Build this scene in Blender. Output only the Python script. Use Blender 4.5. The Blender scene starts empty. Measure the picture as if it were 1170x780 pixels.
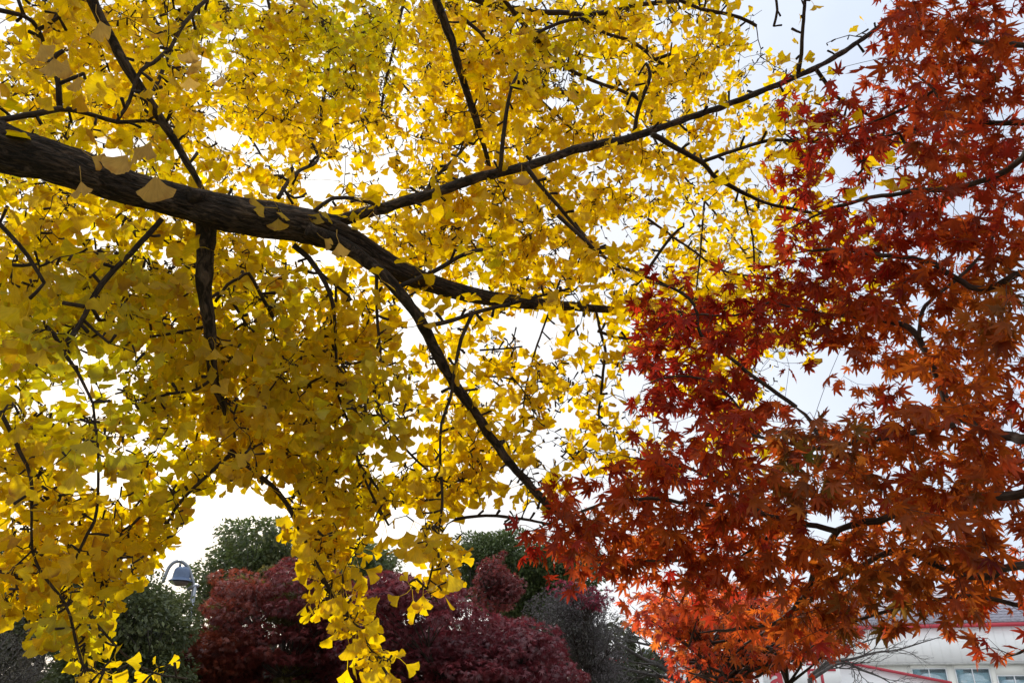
import bpy, math, random
import numpy as np
from mathutils import Vector
from mathutils import noise as mnoise

# ------------------------------------------------------------------ camera, world, sun, exposure
SC = bpy.context.scene
COL = SC.collection
RNG = np.random.default_rng(11)
random.seed(11)
R = math.radians

EYE = np.array([0.0, 0.0, 1.6])
PITCH = R(25.0)
LENS = 27.0
PW, PH = 1170.0, 780.0
F = PW * LENS / 36.0
RIGHT = np.array([1.0, 0, 0])
FWD = np.array([0, math.cos(PITCH), math.sin(PITCH)])
UP = np.array([0, -math.sin(PITCH), math.cos(PITCH)])

cam_d = bpy.data.cameras.new('camera')
cam = bpy.data.objects.new('camera', cam_d)
COL.objects.link(cam)
cam.location = EYE
cam.rotation_euler = (R(90) + PITCH, 0, 0)
cam_d.lens = LENS
cam_d.sensor_width = 36
cam_d.clip_start = 0.05
cam_d.clip_end = 4000
SC.camera = cam

SUN_AZ, SUN_EL = R(-23), R(21)
SUN_DIR = Vector((math.sin(SUN_AZ) * math.cos(SUN_EL), math.cos(SUN_AZ) * math.cos(SUN_EL), math.sin(SUN_EL)))
SKY_STRENGTH = 0.1

world = bpy.data.worlds.new('World')
SC.world = world
world.use_nodes = True
nt = world.node_tree
nt.nodes.clear()
w_out = nt.nodes.new('ShaderNodeOutputWorld')
w_bg = nt.nodes.new('ShaderNodeBackground')
w_bg.inputs['Strength'].default_value = SKY_STRENGTH
sky = nt.nodes.new('ShaderNodeTexSky')
sky.sky_type = 'NISHITA'
sky.sun_disc = False
sky.sun_elevation = SUN_EL
sky.sun_rotation = SUN_AZ
sky.air_density = 1.0
sky.dust_density = 2.0
w_tc = nt.nodes.new('ShaderNodeTexCoord')
w_dot = nt.nodes.new('ShaderNodeVectorMath'); w_dot.operation = 'DOT_PRODUCT'
w_dot.inputs[1].default_value = SUN_DIR
nt.links.new(w_tc.outputs['Generated'], w_dot.inputs[0])
w_ramp = nt.nodes.new('ShaderNodeValToRGB')          # cloud deck: brighter and warmer near the veiled sun
w_ramp.color_ramp.elements[0].position = 0.0
w_ramp.color_ramp.elements[0].color = (0.84, 0.87, 0.92, 1)
w_ramp.color_ramp.elements[1].position = 1.0
w_ramp.color_ramp.elements[1].color = (1.0, 0.97, 0.90, 1)
e = w_ramp.color_ramp.elements.new(0.62); e.color = (0.63, 0.71, 0.85, 1)
e = w_ramp.color_ramp.elements.new(0.90); e.color = (0.86, 0.88, 0.92, 1)
nt.links.new(w_dot.outputs['Value'], w_ramp.inputs['Fac'])
w_noise = nt.nodes.new('ShaderNodeTexNoise')
w_noise.inputs['Scale'].default_value = 2.2
w_noise.inputs['Detail'].default_value = 5
nt.links.new(w_tc.outputs['Generated'], w_noise.inputs['Vector'])
w_map = nt.nodes.new('ShaderNodeMapRange')
w_map.inputs['From Min'].default_value = 0.3
w_map.inputs['From Max'].default_value = 0.7
w_map.inputs['To Min'].default_value = 8.9
w_map.inputs['To Max'].default_value = 11.4
nt.links.new(w_noise.outputs['Fac'], w_map.inputs['Value'])
w_scale = nt.nodes.new('ShaderNodeVectorMath'); w_scale.operation = 'SCALE'
nt.links.new(w_ramp.outputs['Color'], w_scale.inputs[0])
nt.links.new(w_map.outputs['Result'], w_scale.inputs['Scale'])
w_sep = nt.nodes.new('ShaderNodeSeparateXYZ')          # an overcast sky is brightest overhead
nt.links.new(w_tc.outputs['Generated'], w_sep.inputs['Vector'])
w_zen = nt.nodes.new('ShaderNodeMapRange'); w_zen.interpolation_type = 'SMOOTHSTEP'
w_zen.inputs['From Min'].default_value = 0.72
w_zen.inputs['From Max'].default_value = 1.0
w_zen.inputs['To Min'].default_value = 1.0
w_zen.inputs['To Max'].default_value = 2.3
nt.links.new(w_sep.outputs['Z'], w_zen.inputs['Value'])
w_s2 = nt.nodes.new('ShaderNodeVectorMath'); w_s2.operation = 'SCALE'
w_mix = nt.nodes.new('ShaderNodeMix'); w_mix.data_type = 'RGBA'
w_mix.inputs[0].default_value = 0.88
nt.links.new(sky.outputs['Color'], w_mix.inputs[6])
nt.links.new(w_scale.outputs['Vector'], w_s2.inputs[0])
nt.links.new(w_zen.outputs['Result'], w_s2.inputs['Scale'])
nt.links.new(w_s2.outputs['Vector'], w_mix.inputs[7])
nt.links.new(w_mix.outputs[2], w_bg.inputs['Color'])
nt.links.new(w_bg.outputs['Background'], w_out.inputs['Surface'])

sun_d = bpy.data.lights.new('sun', 'SUN')
sun_d.energy = 4.0
sun_d.angle = R(4)
sun_d.color = (1.0, 0.93, 0.82)
sun = bpy.data.objects.new('sun', sun_d)
COL.objects.link(sun)
sun.location = (-10, 20, 15)
sun.rotation_euler = SUN_DIR.to_track_quat('Z', 'Y').to_euler()

SC.view_settings.view_transform = 'Standard'
SC.view_settings.look = 'None'
SC.view_settings.exposure = 0.29
SC.view_settings.gamma = 1.0
SC.view_settings.use_curve_mapping = False
SC.cycles.max_bounces = 10
SC.cycles.diffuse_bounces = 5
SC.cycles.transmission_bounces = 8
SC.cycles.use_denoising = True
SC.cycles.denoiser = 'OPENIMAGEDENOISE'
SC.cycles.denoising_input_passes = 'RGB_ALBEDO_NORMAL'
SC.cycles.denoising_prefilter = 'ACCURATE'
SC.cycles.sample_clamp_indirect = 6.0


# ------------------------------------------------------------------ helpers
def W(px, py, d):
    """point seen at photo pixel (px, py), d metres along the view axis"""
    return EYE + d * (FWD + (px - PW / 2) / F * RIGHT + (PH / 2 - py) / F * UP)


def proj(P):
    q = np.asarray(P) - EYE
    d = q @ FWD
    dd = np.where(np.abs(d) < 1e-4, 1e-4, d)
    return PW / 2 + F * (q @ RIGHT) / dd, PH / 2 - F * (q @ UP) / dd, d


def norm(v):
    v = np.asarray(v, float)
    n = np.linalg.norm(v, axis=-1, keepdims=True)
    return v / np.maximum(n, 1e-9)


def bark_height(u, v):
    u = u * 30
    p = Vector((math.cos(u / 3.15) * 3.15, math.sin(u / 3.15) * 3.15, v * 15))
    a = 1 - abs(mnoise.noise(p)) * 2.2
    b = mnoise.noise(p * 2.7) * 0.45 + mnoise.noise(p * 6.1) * 0.25
    c = mnoise.noise(Vector((v * 3, 1.7, u * 0.1))) * 0.8
    return a * 0.7 + b + c - 0.45


class MB:
    """collects vertices, faces, uv (per vertex) and colour (per vertex) for ONE mesh object"""
    def __init__(self):
        self.v, self.f3, self.f4, self.uv, self.col = [], [], [], [], []
        self.n = 0

    def add(self, v, tris=None, quads=None, uv=None, col=None):
        v = np.asarray(v, float).reshape(-1, 3)
        if tris is not None and len(tris):
            self.f3.append(np.asarray(tris, int).reshape(-1, 3) + self.n)
        if quads is not None and len(quads):
            self.f4.append(np.asarray(quads, int).reshape(-1, 4) + self.n)
        self.v.append(v)
        self.uv.append(np.zeros((len(v), 2)) if uv is None else np.asarray(uv, float).reshape(-1, 2))
        c = np.ones((len(v), 3)) if col is None else np.broadcast_to(np.asarray(col, float), (len(v), 3))
        self.col.append(c)
        self.n += len(v)

    def box(self, c, s, rot=None):
        x, y, z = np.asarray(s, float) / 2
        v = np.array([[a, b, d] for a in (-x, x) for b in (-y, y) for d in (-z, z)])
        if rot is not None:
            v = v @ np.asarray(rot).T
        q = [[0, 1, 3, 2], [4, 6, 7, 5], [0, 4, 5, 1], [2, 3, 7, 6], [0, 2, 6, 4], [1, 5, 7, 3]]
        self.add(v + np.asarray(c, float), quads=q)

    def hexa(self, lo, hi):
        """block between two quads of four points each"""
        v = np.vstack([lo, hi])
        q = [[3, 2, 1, 0], [4, 5, 6, 7], [0, 1, 5, 4], [1, 2, 6, 5], [2, 3, 7, 6], [3, 0, 4, 7]]
        self.add(v, quads=q)

    def tube(self, P, rad, sides=6, rough=0.0, cap=True, ridges=0.0):
        P = np.asarray(P, float)
        n = len(P)
        rad = np.broadcast_to(np.asarray(rad, float), (n,))
        T = norm(np.gradient(P, axis=0))
        a = np.array([0, 0, 1.0]) if abs(T[0][2]) < 0.9 else np.array([1.0, 0, 0])
        N = norm(np.cross(T[0], a))
        rings, uvs = [], []
        th = np.linspace(0, 2 * math.pi, sides, endpoint=False)
        L = 0.0
        for i in range(n):
            N = norm(N - T[i] * (N @ T[i]))
            B = np.cross(T[i], N)
            if i:
                L += np.linalg.norm(P[i] - P[i - 1])
            r = rad[i] * np.ones(sides)
            if rough:
                r = r * (1 + rough * (np.sin(th * 5 + L * 9 + 1.3 * np.sin(L * 23)) * 0.5 + np.sin(th * 11 - L * 17) * 0.35
                                      + RNG.normal(0, 0.5, sides)))
            if ridges:           # plated bark: long ridges broken across
                h = np.array([bark_height(t_ * 0.105, L) for t_ in th])
                r = r * (1 + ridges * h)
            rings.append(P[i] + np.outer(np.cos(th) * r, N) + np.outer(np.sin(th) * r, B))
            uvs.append(np.stack([th * max(rad[0], 1e-4), np.full(sides, L)], 1))
        V = np.vstack(rings)
        q = []
        for i in range(n - 1):
            for j in range(sides):
                k = (j + 1) % sides
                q.append([i * sides + j, i * sides + k, (i + 1) * sides + k, (i + 1) * sides + j])
        t = []
        if cap:
            V = np.vstack([V, P[0], P[-1] + T[-1] * rad[-1] * 0.5])
            uvs.append(np.zeros((2, 2)))
            for j in range(sides):
                k = (j + 1) % sides
                t.append([n * sides, k, j])
                t.append([n * sides + 1, (n - 1) * sides + j, (n - 1) * sides + k])
        self.add(V, tris=t, quads=q, uv=np.vstack(uvs))

    def lathe(self, prof, c, sides=24):
        prof = np.asarray(prof, float)
        th = np.linspace(0, 2 * math.pi, sides, endpoint=False)
        V = np.vstack([np.stack([np.cos(th) * r, np.sin(th) * r, np.full(sides, z)], 1) for r, z in prof])
        q = []
        for i in range(len(prof) - 1):
            for j in range(sides):
                k = (j + 1) % sides
                q.append([i * sides + j, i * sides + k, (i + 1) * sides + k, (i + 1) * sides + j])
        self.add(V + np.asarray(c, float), quads=q)

    def build(self, name, mat, parent=None, smooth=False):
        v = np.vstack(self.v)
        uv = np.vstack(self.uv)
        col = np.vstack(self.col)
        f3 = np.vstack(self.f3) if self.f3 else np.zeros((0, 3), int)
        f4 = np.vstack(self.f4) if self.f4 else np.zeros((0, 4), int)
        org = np.array([0., 0, 0])
        q = parent
        while q is not None:
            org = org + np.array(q.location)
            q = q.parent
        me = bpy.data.meshes.new(name)
        me.vertices.add(len(v))
        me.vertices.foreach_set('co', (v - org).astype(np.float32).ravel())
        loops = np.concatenate([f3.ravel(), f4.ravel()]).astype(np.int32)
        me.loops.add(len(loops))
        me.loops.foreach_set('vertex_index', loops)
        nf = len(f3) + len(f4)
        me.polygons.add(nf)
        tot = np.concatenate([np.full(len(f3), 3), np.full(len(f4), 4)]).astype(np.int32)
        st = np.concatenate([[0], np.cumsum(tot)[:-1]]).astype(np.int32)
        me.polygons.foreach_set('loop_start', st)
        me.polygons.foreach_set('loop_total', tot)
        if smooth:
            me.polygons.foreach_set('use_smooth', np.ones(nf, bool))
        ul = me.uv_layers.new(name='UVMap')
        ul.data.foreach_set('uv', uv[loops].astype(np.float32).ravel())
        ca = me.color_attributes.new('leaf_color', 'FLOAT_COLOR', 'POINT')
        ca.data.foreach_set('color', np.hstack([col, np.ones((len(col), 1))]).astype(np.float32).ravel())
        me.update(calc_edges=True)
        me.validate()
        me.materials.append(mat)
        o = bpy.data.objects.new(name, me)
        COL.objects.link(o)
        if parent is not None:
            o.parent = parent
        return o


def tag(o, label, cat, group=None):
    o['label'] = label
    o['category'] = cat
    if group:
        o['group'] = group
    return o


def thing(name, loc, label, cat, group=None):
    o = bpy.data.objects.new(name, None)
    COL.objects.link(o)
    o.location = loc
    o.empty_display_size = 0.3
    return tag(o, label, cat, group)


def struct(o, kind='structure'):
    o['kind'] = kind
    return o


# ------------------------------------------------------------------ materials
def new_mat(name):
    m = bpy.data.materials.new(name)
    m.use_nodes = True
    m.node_tree.nodes.clear()
    return m, m.node_tree.nodes, m.node_tree.links


def leaf_mat(name, trans=0.5, gloss=0.06, rough=0.45, vein=0.12, vein_scale=(26, 1.5), tsat=1.0, blotch=0.10, edge=False):
    m, N, L = new_mat(name)
    out = N.new('ShaderNodeOutputMaterial')
    at = N.new('ShaderNodeAttribute'); at.attribute_name = 'leaf_color'
    uv = N.new('ShaderNodeUVMap')
    mp = N.new('ShaderNodeMapping')
    mp.inputs['Scale'].default_value = (vein_scale[0], vein_scale[1], 1)
    L.new(uv.outputs['UV'], mp.inputs['Vector'])
    nz = N.new('ShaderNodeTexNoise'); nz.inputs['Scale'].default_value = 1.0
    nz.inputs['Detail'].default_value = 2
    L.new(mp.outputs['Vector'], nz.inputs['Vector'])
    tc = N.new('ShaderNodeTexCoord')
    n2 = N.new('ShaderNodeTexNoise'); n2.inputs['Scale'].default_value = 45.0
    n2.inputs['Detail'].default_value = 3
    L.new(tc.outputs['Object'], n2.inputs['Vector'])
    a1 = N.new('ShaderNodeMapRange')
    a1.inputs['From Min'].default_value = 0.3; a1.inputs['From Max'].default_value = 0.7
    a1.inputs['To Min'].default_value = 1 - vein; a1.inputs['To Max'].default_value = 1 + vein
    L.new(nz.outputs['Fac'], a1.inputs['Value'])
    a2 = N.new('ShaderNodeMapRange')
    a2.inputs['From Min'].default_value = 0.3; a2.inputs['From Max'].default_value = 0.7
    a2.inputs['To Min'].default_value = 1 - blotch; a2.inputs['To Max'].default_value = 1 + blotch
    L.new(n2.outputs['Fac'], a2.inputs['Value'])
    mu = N.new('ShaderNodeMath'); mu.operation = 'MULTIPLY'
    L.new(a1.outputs['Result'], mu.inputs[0]); L.new(a2.outputs['Result'], mu.inputs[1])
    sc = N.new('ShaderNodeVectorMath'); sc.operation = 'SCALE'
    L.new(at.outputs['Color'], sc.inputs[0]); L.new(mu.outputs['Value'], sc.inputs['Scale'])
    if edge:        # margins of some leaves dried to brown
        sp = N.new('ShaderNodeSeparateXYZ'); L.new(uv.outputs['UV'], sp.inputs['Vector'])
        n3 = N.new('ShaderNodeTexNoise'); n3.inputs['Scale'].default_value = 16.0; n3.inputs['Detail'].default_value = 4
        L.new(tc.outputs['Object'], n3.inputs['Vector'])
        e1 = N.new('ShaderNodeMapRange'); e1.interpolation_type = 'SMOOTHSTEP'
        e1.inputs['From Min'].default_value = 0.60; e1.inputs['From Max'].default_value = 1.0
        L.new(sp.outputs['Y'], e1.inputs['Value'])
        e2 = N.new('ShaderNodeMapRange')
        e2.inputs['From Min'].default_value = 0.52; e2.inputs['From Max'].default_value = 0.66
        L.new(n3.outputs['Fac'], e2.inputs['Value'])
        e3 = N.new('ShaderNodeMath'); e3.operation = 'MULTIPLY'
        L.new(e1.outputs['Result'], e3.inputs[0]); L.new(e2.outputs['Result'], e3.inputs[1])
        em = N.new('ShaderNodeMix'); em.data_type = 'RGBA'
        em.inputs[7].default_value = (0.36, 0.17, 0.03, 1)
        L.new(e3.outputs['Value'], em.inputs[0]); L.new(sc.outputs['Vector'], em.inputs[6])

        class sc:
            outputs = {'Vector': em.outputs[2]}
    hs = N.new('ShaderNodeHueSaturation')
    hs.inputs['Saturation'].default_value = tsat
    L.new(sc.outputs['Vector'], hs.inputs['Color'])
    d = N.new('ShaderNodeBsdfDiffuse'); t = N.new('ShaderNodeBsdfTranslucent')
    L.new(sc.outputs['Vector'], d.inputs['Color']); L.new(hs.outputs['Color'], t.inputs['Color'])
    mx = N.new('ShaderNodeMixShader'); mx.inputs[0].default_value = trans
    L.new(d.outputs['BSDF'], mx.inputs[1]); L.new(t.outputs['BSDF'], mx.inputs[2])
    g = N.new('ShaderNodeBsdfGlossy'); g.inputs['Roughness'].default_value = rough
    m2 = N.new('ShaderNodeMixShader'); m2.inputs[0].default_value = gloss
    L.new(mx.outputs['Shader'], m2.inputs[1]); L.new(g.outputs['BSDF'], m2.inputs[2])
    L.new(m2.outputs['Shader'], out.inputs['Surface'])
    return m


def bark_mat(name, dark, light, su=60, sv=9, bump=0.6, dist=0.01, rough=0.9):
    m, N, L = new_mat(name)
    out = N.new('ShaderNodeOutputMaterial')
    b = N.new('ShaderNodeBsdfPrincipled')
    uv = N.new('ShaderNodeTexCoord')
    mp = N.new('ShaderNodeMapping'); mp.inputs['Scale'].default_value = (su, sv, 1)
    L.new(uv.outputs['UV'], mp.inputs['Vector'])
    n1 = N.new('ShaderNodeTexNoise'); n1.inputs['Scale'].default_value = 1
    n1.inputs['Detail'].default_value = 7; n1.inputs['Roughness'].default_value = 0.65
    n1.inputs['Distortion'].default_value = 1.4
    L.new(mp.outputs['Vector'], n1.inputs['Vector'])
    n2 = N.new('ShaderNodeTexNoise'); n2.inputs['Scale'].default_value = 14
    n2.inputs['Detail'].default_value = 4
    L.new(uv.outputs['Object'], n2.inputs['Vector'])
    r = N.new('ShaderNodeValToRGB')
    r.color_ramp.elements[0].position = 0.44; r.color_ramp.elements[0].color = (*dark, 1)
    r.color_ramp.elements[1].position = 0.68; r.color_ramp.elements[1].color = (*light, 1)
    L.new(n1.outputs['Fac'], r.inputs['Fac'])
    mx = N.new('ShaderNodeMix'); mx.data_type = 'RGBA'; mx.blend_type = 'MULTIPLY'
    mx.inputs[0].default_value = 0.6
    L.new(r.outputs['Color'], mx.inputs[6])
    r2 = N.new('ShaderNodeValToRGB')
    r2.color_ramp.elements[0].position = 0.35; r2.color_ramp.elements[0].color = (0.32, 0.29, 0.26, 1)
    r2.color_ramp.elements[1].position = 0.62; r2.color_ramp.elements[1].color = (1.7, 1.65, 1.55, 1)
    L.new(n2.outputs['Fac'], r2.inputs['Fac'])
    L.new(r2.outputs['Color'], mx.inputs[7])
    L.new(mx.outputs[2], b.inputs['Base Color'])
    b.inputs['Roughness'].default_value = rough
    bp = N.new('ShaderNodeBump'); bp.inputs['Strength'].default_value = bump
    bp.inputs['Distance'].default_value = dist
    L.new(n1.outputs['Fac'], bp.inputs['Height'])
    L.new(bp.outputs['Normal'], b.inputs['Normal'])
    L.new(b.outputs['BSDF'], out.inputs['Surface'])
    return m


def plain_mat(name, c1, c2=None, rough=0.6, scale=6, metal=0.0, bump=0.0, vec='Object', stretch=(1, 1, 1), spec=0.5):
    m, N, L = new_mat(name)
    out = N.new('ShaderNodeOutputMaterial')
    b = N.new('ShaderNodeBsdfPrincipled')
    tc = N.new('ShaderNodeTexCoord')
    mp = N.new('ShaderNodeMapping'); mp.inputs['Scale'].default_value = stretch
    L.new(tc.outputs[vec], mp.inputs['Vector'])
    n = N.new('ShaderNodeTexNoise'); n.inputs['Scale'].default_value = scale
    n.inputs['Detail'].default_value = 6
    L.new(mp.outputs['Vector'], n.inputs['Vector'])
    r = N.new('ShaderNodeValToRGB')
    r.color_ramp.elements[0].position = 0.35; r.color_ramp.elements[0].color = (*c1, 1)
    r.color_ramp.elements[1].position = 0.65; r.color_ramp.elements[1].color = (*(c2 or c1), 1)
    L.new(n.outputs['Fac'], r.inputs['Fac'])
    L.new(r.outputs['Color'], b.inputs['Base Color'])
    b.inputs['Roughness'].default_value = rough
    b.inputs['Metallic'].default_value = metal
    b.inputs['Specular IOR Level'].default_value = spec
    if bump:
        bp = N.new('ShaderNodeBump'); bp.inputs['Strength'].default_value = bump
        bp.inputs['Distance'].default_value = 0.02
        L.new(n.outputs['Fac'], bp.inputs['Height']); L.new(bp.outputs['Normal'], b.inputs['Normal'])
    L.new(b.outputs['BSDF'], out.inputs['Surface'])
    return m


M_GINKGO = leaf_mat('ginkgo_leaf', trans=0.70, gloss=0.025, rough=0.5, vein=0.13, tsat=1.06, edge=True)
M_MAPLE = leaf_mat('maple_leaf', trans=0.70, gloss=0.02, rough=0.45, vein=0.10, vein_scale=(9, 9), blotch=0.18)
M_REDLEAF = leaf_mat('dark_red_leaf', trans=0.4, gloss=0.05, rough=0.42, vein=0.05, blotch=0.2)
M_GREEN = leaf_mat('evergreen_leaf', trans=0.3, gloss=0.035, rough=0.4, vein=0.05, blotch=0.2)
M_LIGHTGREEN = leaf_mat('green_leaf', trans=0.45, gloss=0.06, rough=0.5, vein=0.05, blotch=0.2)
M_BARK = bark_mat('ginkgo_bark', (0.010, 0.007, 0.005), (0.14, 0.105, 0.082), su=38, sv=20, bump=1.0, dist=0.02)
M_TWIG = bark_mat('ginkgo_twig', (0.02, 0.014, 0.011), (0.075, 0.055, 0.04), su=150, sv=40, bump=0.4, dist=0.002)
M_MBARK = bark_mat('maple_bark', (0.03, 0.02, 0.016), (0.10, 0.075, 0.06), su=90, sv=14, bump=0.4, dist=0.003)
M_BARE = bark_mat('bare_bark', (0.04, 0.035, 0.035), (0.13, 0.115, 0.11), su=60, sv=8, bump=0.4, dist=0.01)

# ------------------------------------------------------------------ ground
gm, N, L = new_mat('ground_grass')
o_ = N.new('ShaderNodeOutputMaterial'); b_ = N.new('ShaderNodeBsdfPrincipled')
tc_ = N.new('ShaderNodeTexCoord')
n1_ = N.new('ShaderNodeTexNoise'); n1_.inputs['Scale'].default_value = 0.35; n1_.inputs['Detail'].default_value = 8
n2_ = N.new('ShaderNodeTexNoise'); n2_.inputs['Scale'].default_value = 25; n2_.inputs['Detail'].default_value = 4
L.new(tc_.outputs['Object'], n1_.inputs['Vector']); L.new(tc_.outputs['Object'], n2_.inputs['Vector'])
r_ = N.new('ShaderNodeValToRGB')
r_.color_ramp.elements[0].position = 0.4; r_.color_ramp.elements[0].color = (0.07, 0.075, 0.03, 1)
r_.color_ramp.elements[1].position = 0.6; r_.color_ramp.elements[1].color = (0.17, 0.13, 0.075, 1)
mm_ = N.new('ShaderNodeMath'); mm_.operation = 'ADD'
L.new(n1_.outputs['Fac'], mm_.inputs[0])
m3_ = N.new('ShaderNodeMath'); m3_.operation = 'MULTIPLY_ADD'
m3_.inputs[1].default_value = 0.5; m3_.inputs[2].default_value = -0.25
L.new(n2_.outputs['Fac'], m3_.inputs[0]); L.new(m3_.outputs['Value'], mm_.inputs[1])
L.new(mm_.outputs['Value'], r_.inputs['Fac']); L.new(r_.outputs['Color'], b_.inputs['Base Color'])
b_.inputs['Roughness'].default_value = 0.95
L.new(b_.outputs['BSDF'], o_.inputs['Surface'])
g = MB()
g.add([[-1500, -300, 0], [1500, -300, 0], [1500, 2500, 0], [-1500, 2500, 0]], quads=[[0, 1, 2, 3]])
struct(g.build('ground', gm))
g = MB()  # unseen pale sheet, added to bounce light up onto the hall front
g.add([[3, 22, .004], [60, 22, .004], [60, 60, .004], [3, 60, .004]], quads=[[0, 1, 2, 3]])
struct(g.build('bounce_paving', plain_mat('pale_bounce_paving', (0.40, 0.39, 0.37), (0.52, 0.51, 0.48), rough=.85, scale=3)))


# ------------------------------------------------------------------ leaf templates
def ginkgo_template(rng, lod=13):
    half = R(rng.uniform(36, 58)); rad = rng.uniform(0.046, 0.055)
    notch = rng.choice([0.0, 0.10, 0.22, 0.38]); fold = rng.uniform(-0.15, 0.45)
    curl = rng.uniform(-4.5, 4.5); pet = rng.uniform(0.035, 0.06); ph = rng.uniform(0, 6.28)
    twist = rng.uniform(-2.0, 2.0)
    th = np.linspace(-half, half, lod)
    s = th / half
    r = rad * (1 + 0.03 * np.sin(th * 7 + ph) + 0.015 * np.sin(th * 19 + ph * 2))
    r = r * (1 - notch * np.exp(-(s / 0.10) ** 2)) * (1 - 0.10 * np.abs(s) ** 3)
    V, uv = [], []
    y0 = pet
    V.append([0, y0, 0]); uv.append([0.5, 0])
    for k, q in enumerate((0.55, 1.0)):
        rr = r * q if q == 1.0 else np.minimum(rad * 0.55, r * 0.8)
        # the flanks bow inwards a little towards the stalk
        ang = th * (1.0 if q == 1.0 else 0.86)
        for t, a, u in zip(rr, ang, s):
            V.append([t * math.sin(a), y0 + t * math.cos(a), 0]); uv.append([0.5 + 0.5 * u, q])
    V = np.array(V)
    x, y = V[:, 0], V[:, 1] - y0
    V[:, 2] = fold * np.abs(x) + curl * y * y + twist * x * y + 0.0018 * np.sin(x * 260 + ph) * (y / rad)
    n = lod
    tris = [[0, 1 + i + 1, 1 + i] for i in range(n - 1)]
    for i in range(n - 1):
        a, b, c, d = 1 + i, 2 + i, 1 + n + i, 2 + n + i
        tris += [[a, b, d], [a, d, c]]
    k = len(V)
    w = 0.0009
    bend = rng.uniform(-0.006, 0.006)
    P = np.array([[-w, 0, 0], [w, 0, 0], [-w + bend, y0 * 0.5, 0.002], [w + bend, y0 * 0.5, 0.002], [-w * .8, y0 + .002, 0], [w * .8, y0 + .002, 0]])
    V = np.vstack([V, P])
    uv += [[0.5, 0]] * 6
    tris += [[k, k + 1, k + 3], [k, k + 3, k + 2], [k + 2, k + 3, k + 5], [k + 2, k + 5, k + 4]]
    return V, np.array(tris), np.array(uv)


def maple_template(rng, lod=2):
    ang = np.array([-118, -76, -38, 0, 38, 76, 118], float) + rng.normal(0, 3, 7)
    ln = np.array([0.38, 0.74, 0.95, 1.0, 0.95, 0.74, 0.38]) * rng.uniform(0.92, 1.08, 7)
    rad = rng.uniform(0.042, 0.050); droop = rng.uniform(3, 9); cup = rng.uniform(-3, 2)
    pet = rng.uniform(0.02, 0.04)
    sin_r = rng.uniform(0.34, 0.44)
    V = [[0, 0, 0]]
    def P(a, r):
        V.append([rad * r * math.sin(R(a)), rad * r * math.cos(R(a)), 0])
    P(-158, 0.10)
    for i in range(7):
        a, l = ang[i], ln[i]
        w = 14 if i in (0, 6) else 13.5
        if lod >= 2:
            P(a - w, l * 0.50); P(a - w * 0.62, l * 0.70)
        else:
            P(a - w * 0.9, l * 0.6)
        P(a, l)
        if lod >= 2:
            P(a + w * 0.62, l * 0.70); P(a + w, l * 0.50)
        else:
            P(a + w * 0.9, l * 0.6)
        if i < 6:
            P((a + ang[i + 1]) / 2, sin_r * min(1, (l + ln[i + 1]) * 0.55))
    P(158, 0.10)
    V = np.array(V)
    r2 = (V[:, 0] ** 2 + V[:, 1] ** 2)
    V[:, 2] = -droop * r2 + cup * V[:, 0] ** 2 * np.sign(1) + rng.normal(0, 0.0012, len(V))
    n = len(V) - 1
    tris = [[0, i + 1, i] for i in range(1, n)]
    uv = V[:, :2] / rad * 0.5 + 0.5
    V[:, 1] += pet
    k = len(V)
    w = 0.0007
    Q = np.array([[-w, 0, 0], [w, 0, 0], [-w, pet, 0], [w, pet, 0]])
    V = np.vstack([V, Q]); uv = np.vstack([uv, np.full((4, 2), 0.5)])
    tris += [[k, k + 1, k + 3], [k, k + 3, k + 2]]
    return V, np.array(tris), uv


def oval_template(rng, asp=0.5):
    V = np.array([[0, 0, 0], [-asp / 2, 0.45, 0.04], [0, 1, -0.08], [asp / 2, 0.45, 0.04]])
    return V, np.array([[0, 1, 2], [0, 2, 3]]), np.array([[.5, 0], [0, .5], [.5, 1], [1, .5]])


def star_template(rng):
    a = np.array([-100, -75, -50, -35, -18, 0, 18, 35, 50, 75, 100.0])
    r = np.array([0.3, 0.72, 0.3, 0.9, 0.34, 1.0, 0.34, 0.9, 0.3, 0.72, 0.3]) * rng.uniform(.9, 1.1, 11)
    V = np.stack([r * np.sin(np.radians(a)), r * np.cos(np.radians(a)), -0.25 * r * r], 1)
    V = np.vstack([[0, 0, 0], V])
    return V, np.array([[0, i + 1, i] for i in range(1, 11)]), V[:, :2] * 0.5 + 0.5


GT = [ginkgo_template(RNG) for _ in range(14)]
GT_LOW = [ginkgo_template(RNG, 7) for _ in range(10)]
MT = [maple_template(RNG) for _ in range(12)]
MT_LOW = [maple_template(RNG, 1) for _ in range(8)]
OV = [oval_template(RNG, 0.5)]
OVN = [oval_template(RNG, 0.32)]
ST = [star_template(RNG) for _ in range(5)]


def put_leaves(mb, temps, pos, ydir, zdir, scale, col):
    """stamp leaf templates: base at pos, blade along ydir, upper face towards zdir"""
    pos = np.asarray(pos); n = len(pos)
    if not n:
        return
    y = norm(ydir)
    z = norm(zdir - y * np.sum(zdir * y, 1, keepdims=True))
    x = np.cross(y, z)
    pick = RNG.integers(0, len(temps), n)
    for t, (V, tr, uv) in enumerate(temps):
        idx = np.where(pick == t)[0]
        if not len(idx):
            continue
        k = len(V)
        s = scale[idx][:, None, None]
        P = pos[idx][:, None, :] + s * (V[None, :, 0:1] * x[idx][:, None, :] + V[None, :, 1:2] * y[idx][:, None, :] + V[None, :, 2:3] * z[idx][:, None, :])
        T = (tr[None] + (np.arange(len(idx)) * k)[:, None, None]).reshape(-1, 3)
        mb.add(P.reshape(-1, 3), tris=T, uv=np.tile(uv, (len(idx), 1)), col=np.repeat(col[idx], k, 0))


def rand_dirs(n):
    return norm(RNG.normal(size=(n, 3)))


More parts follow.
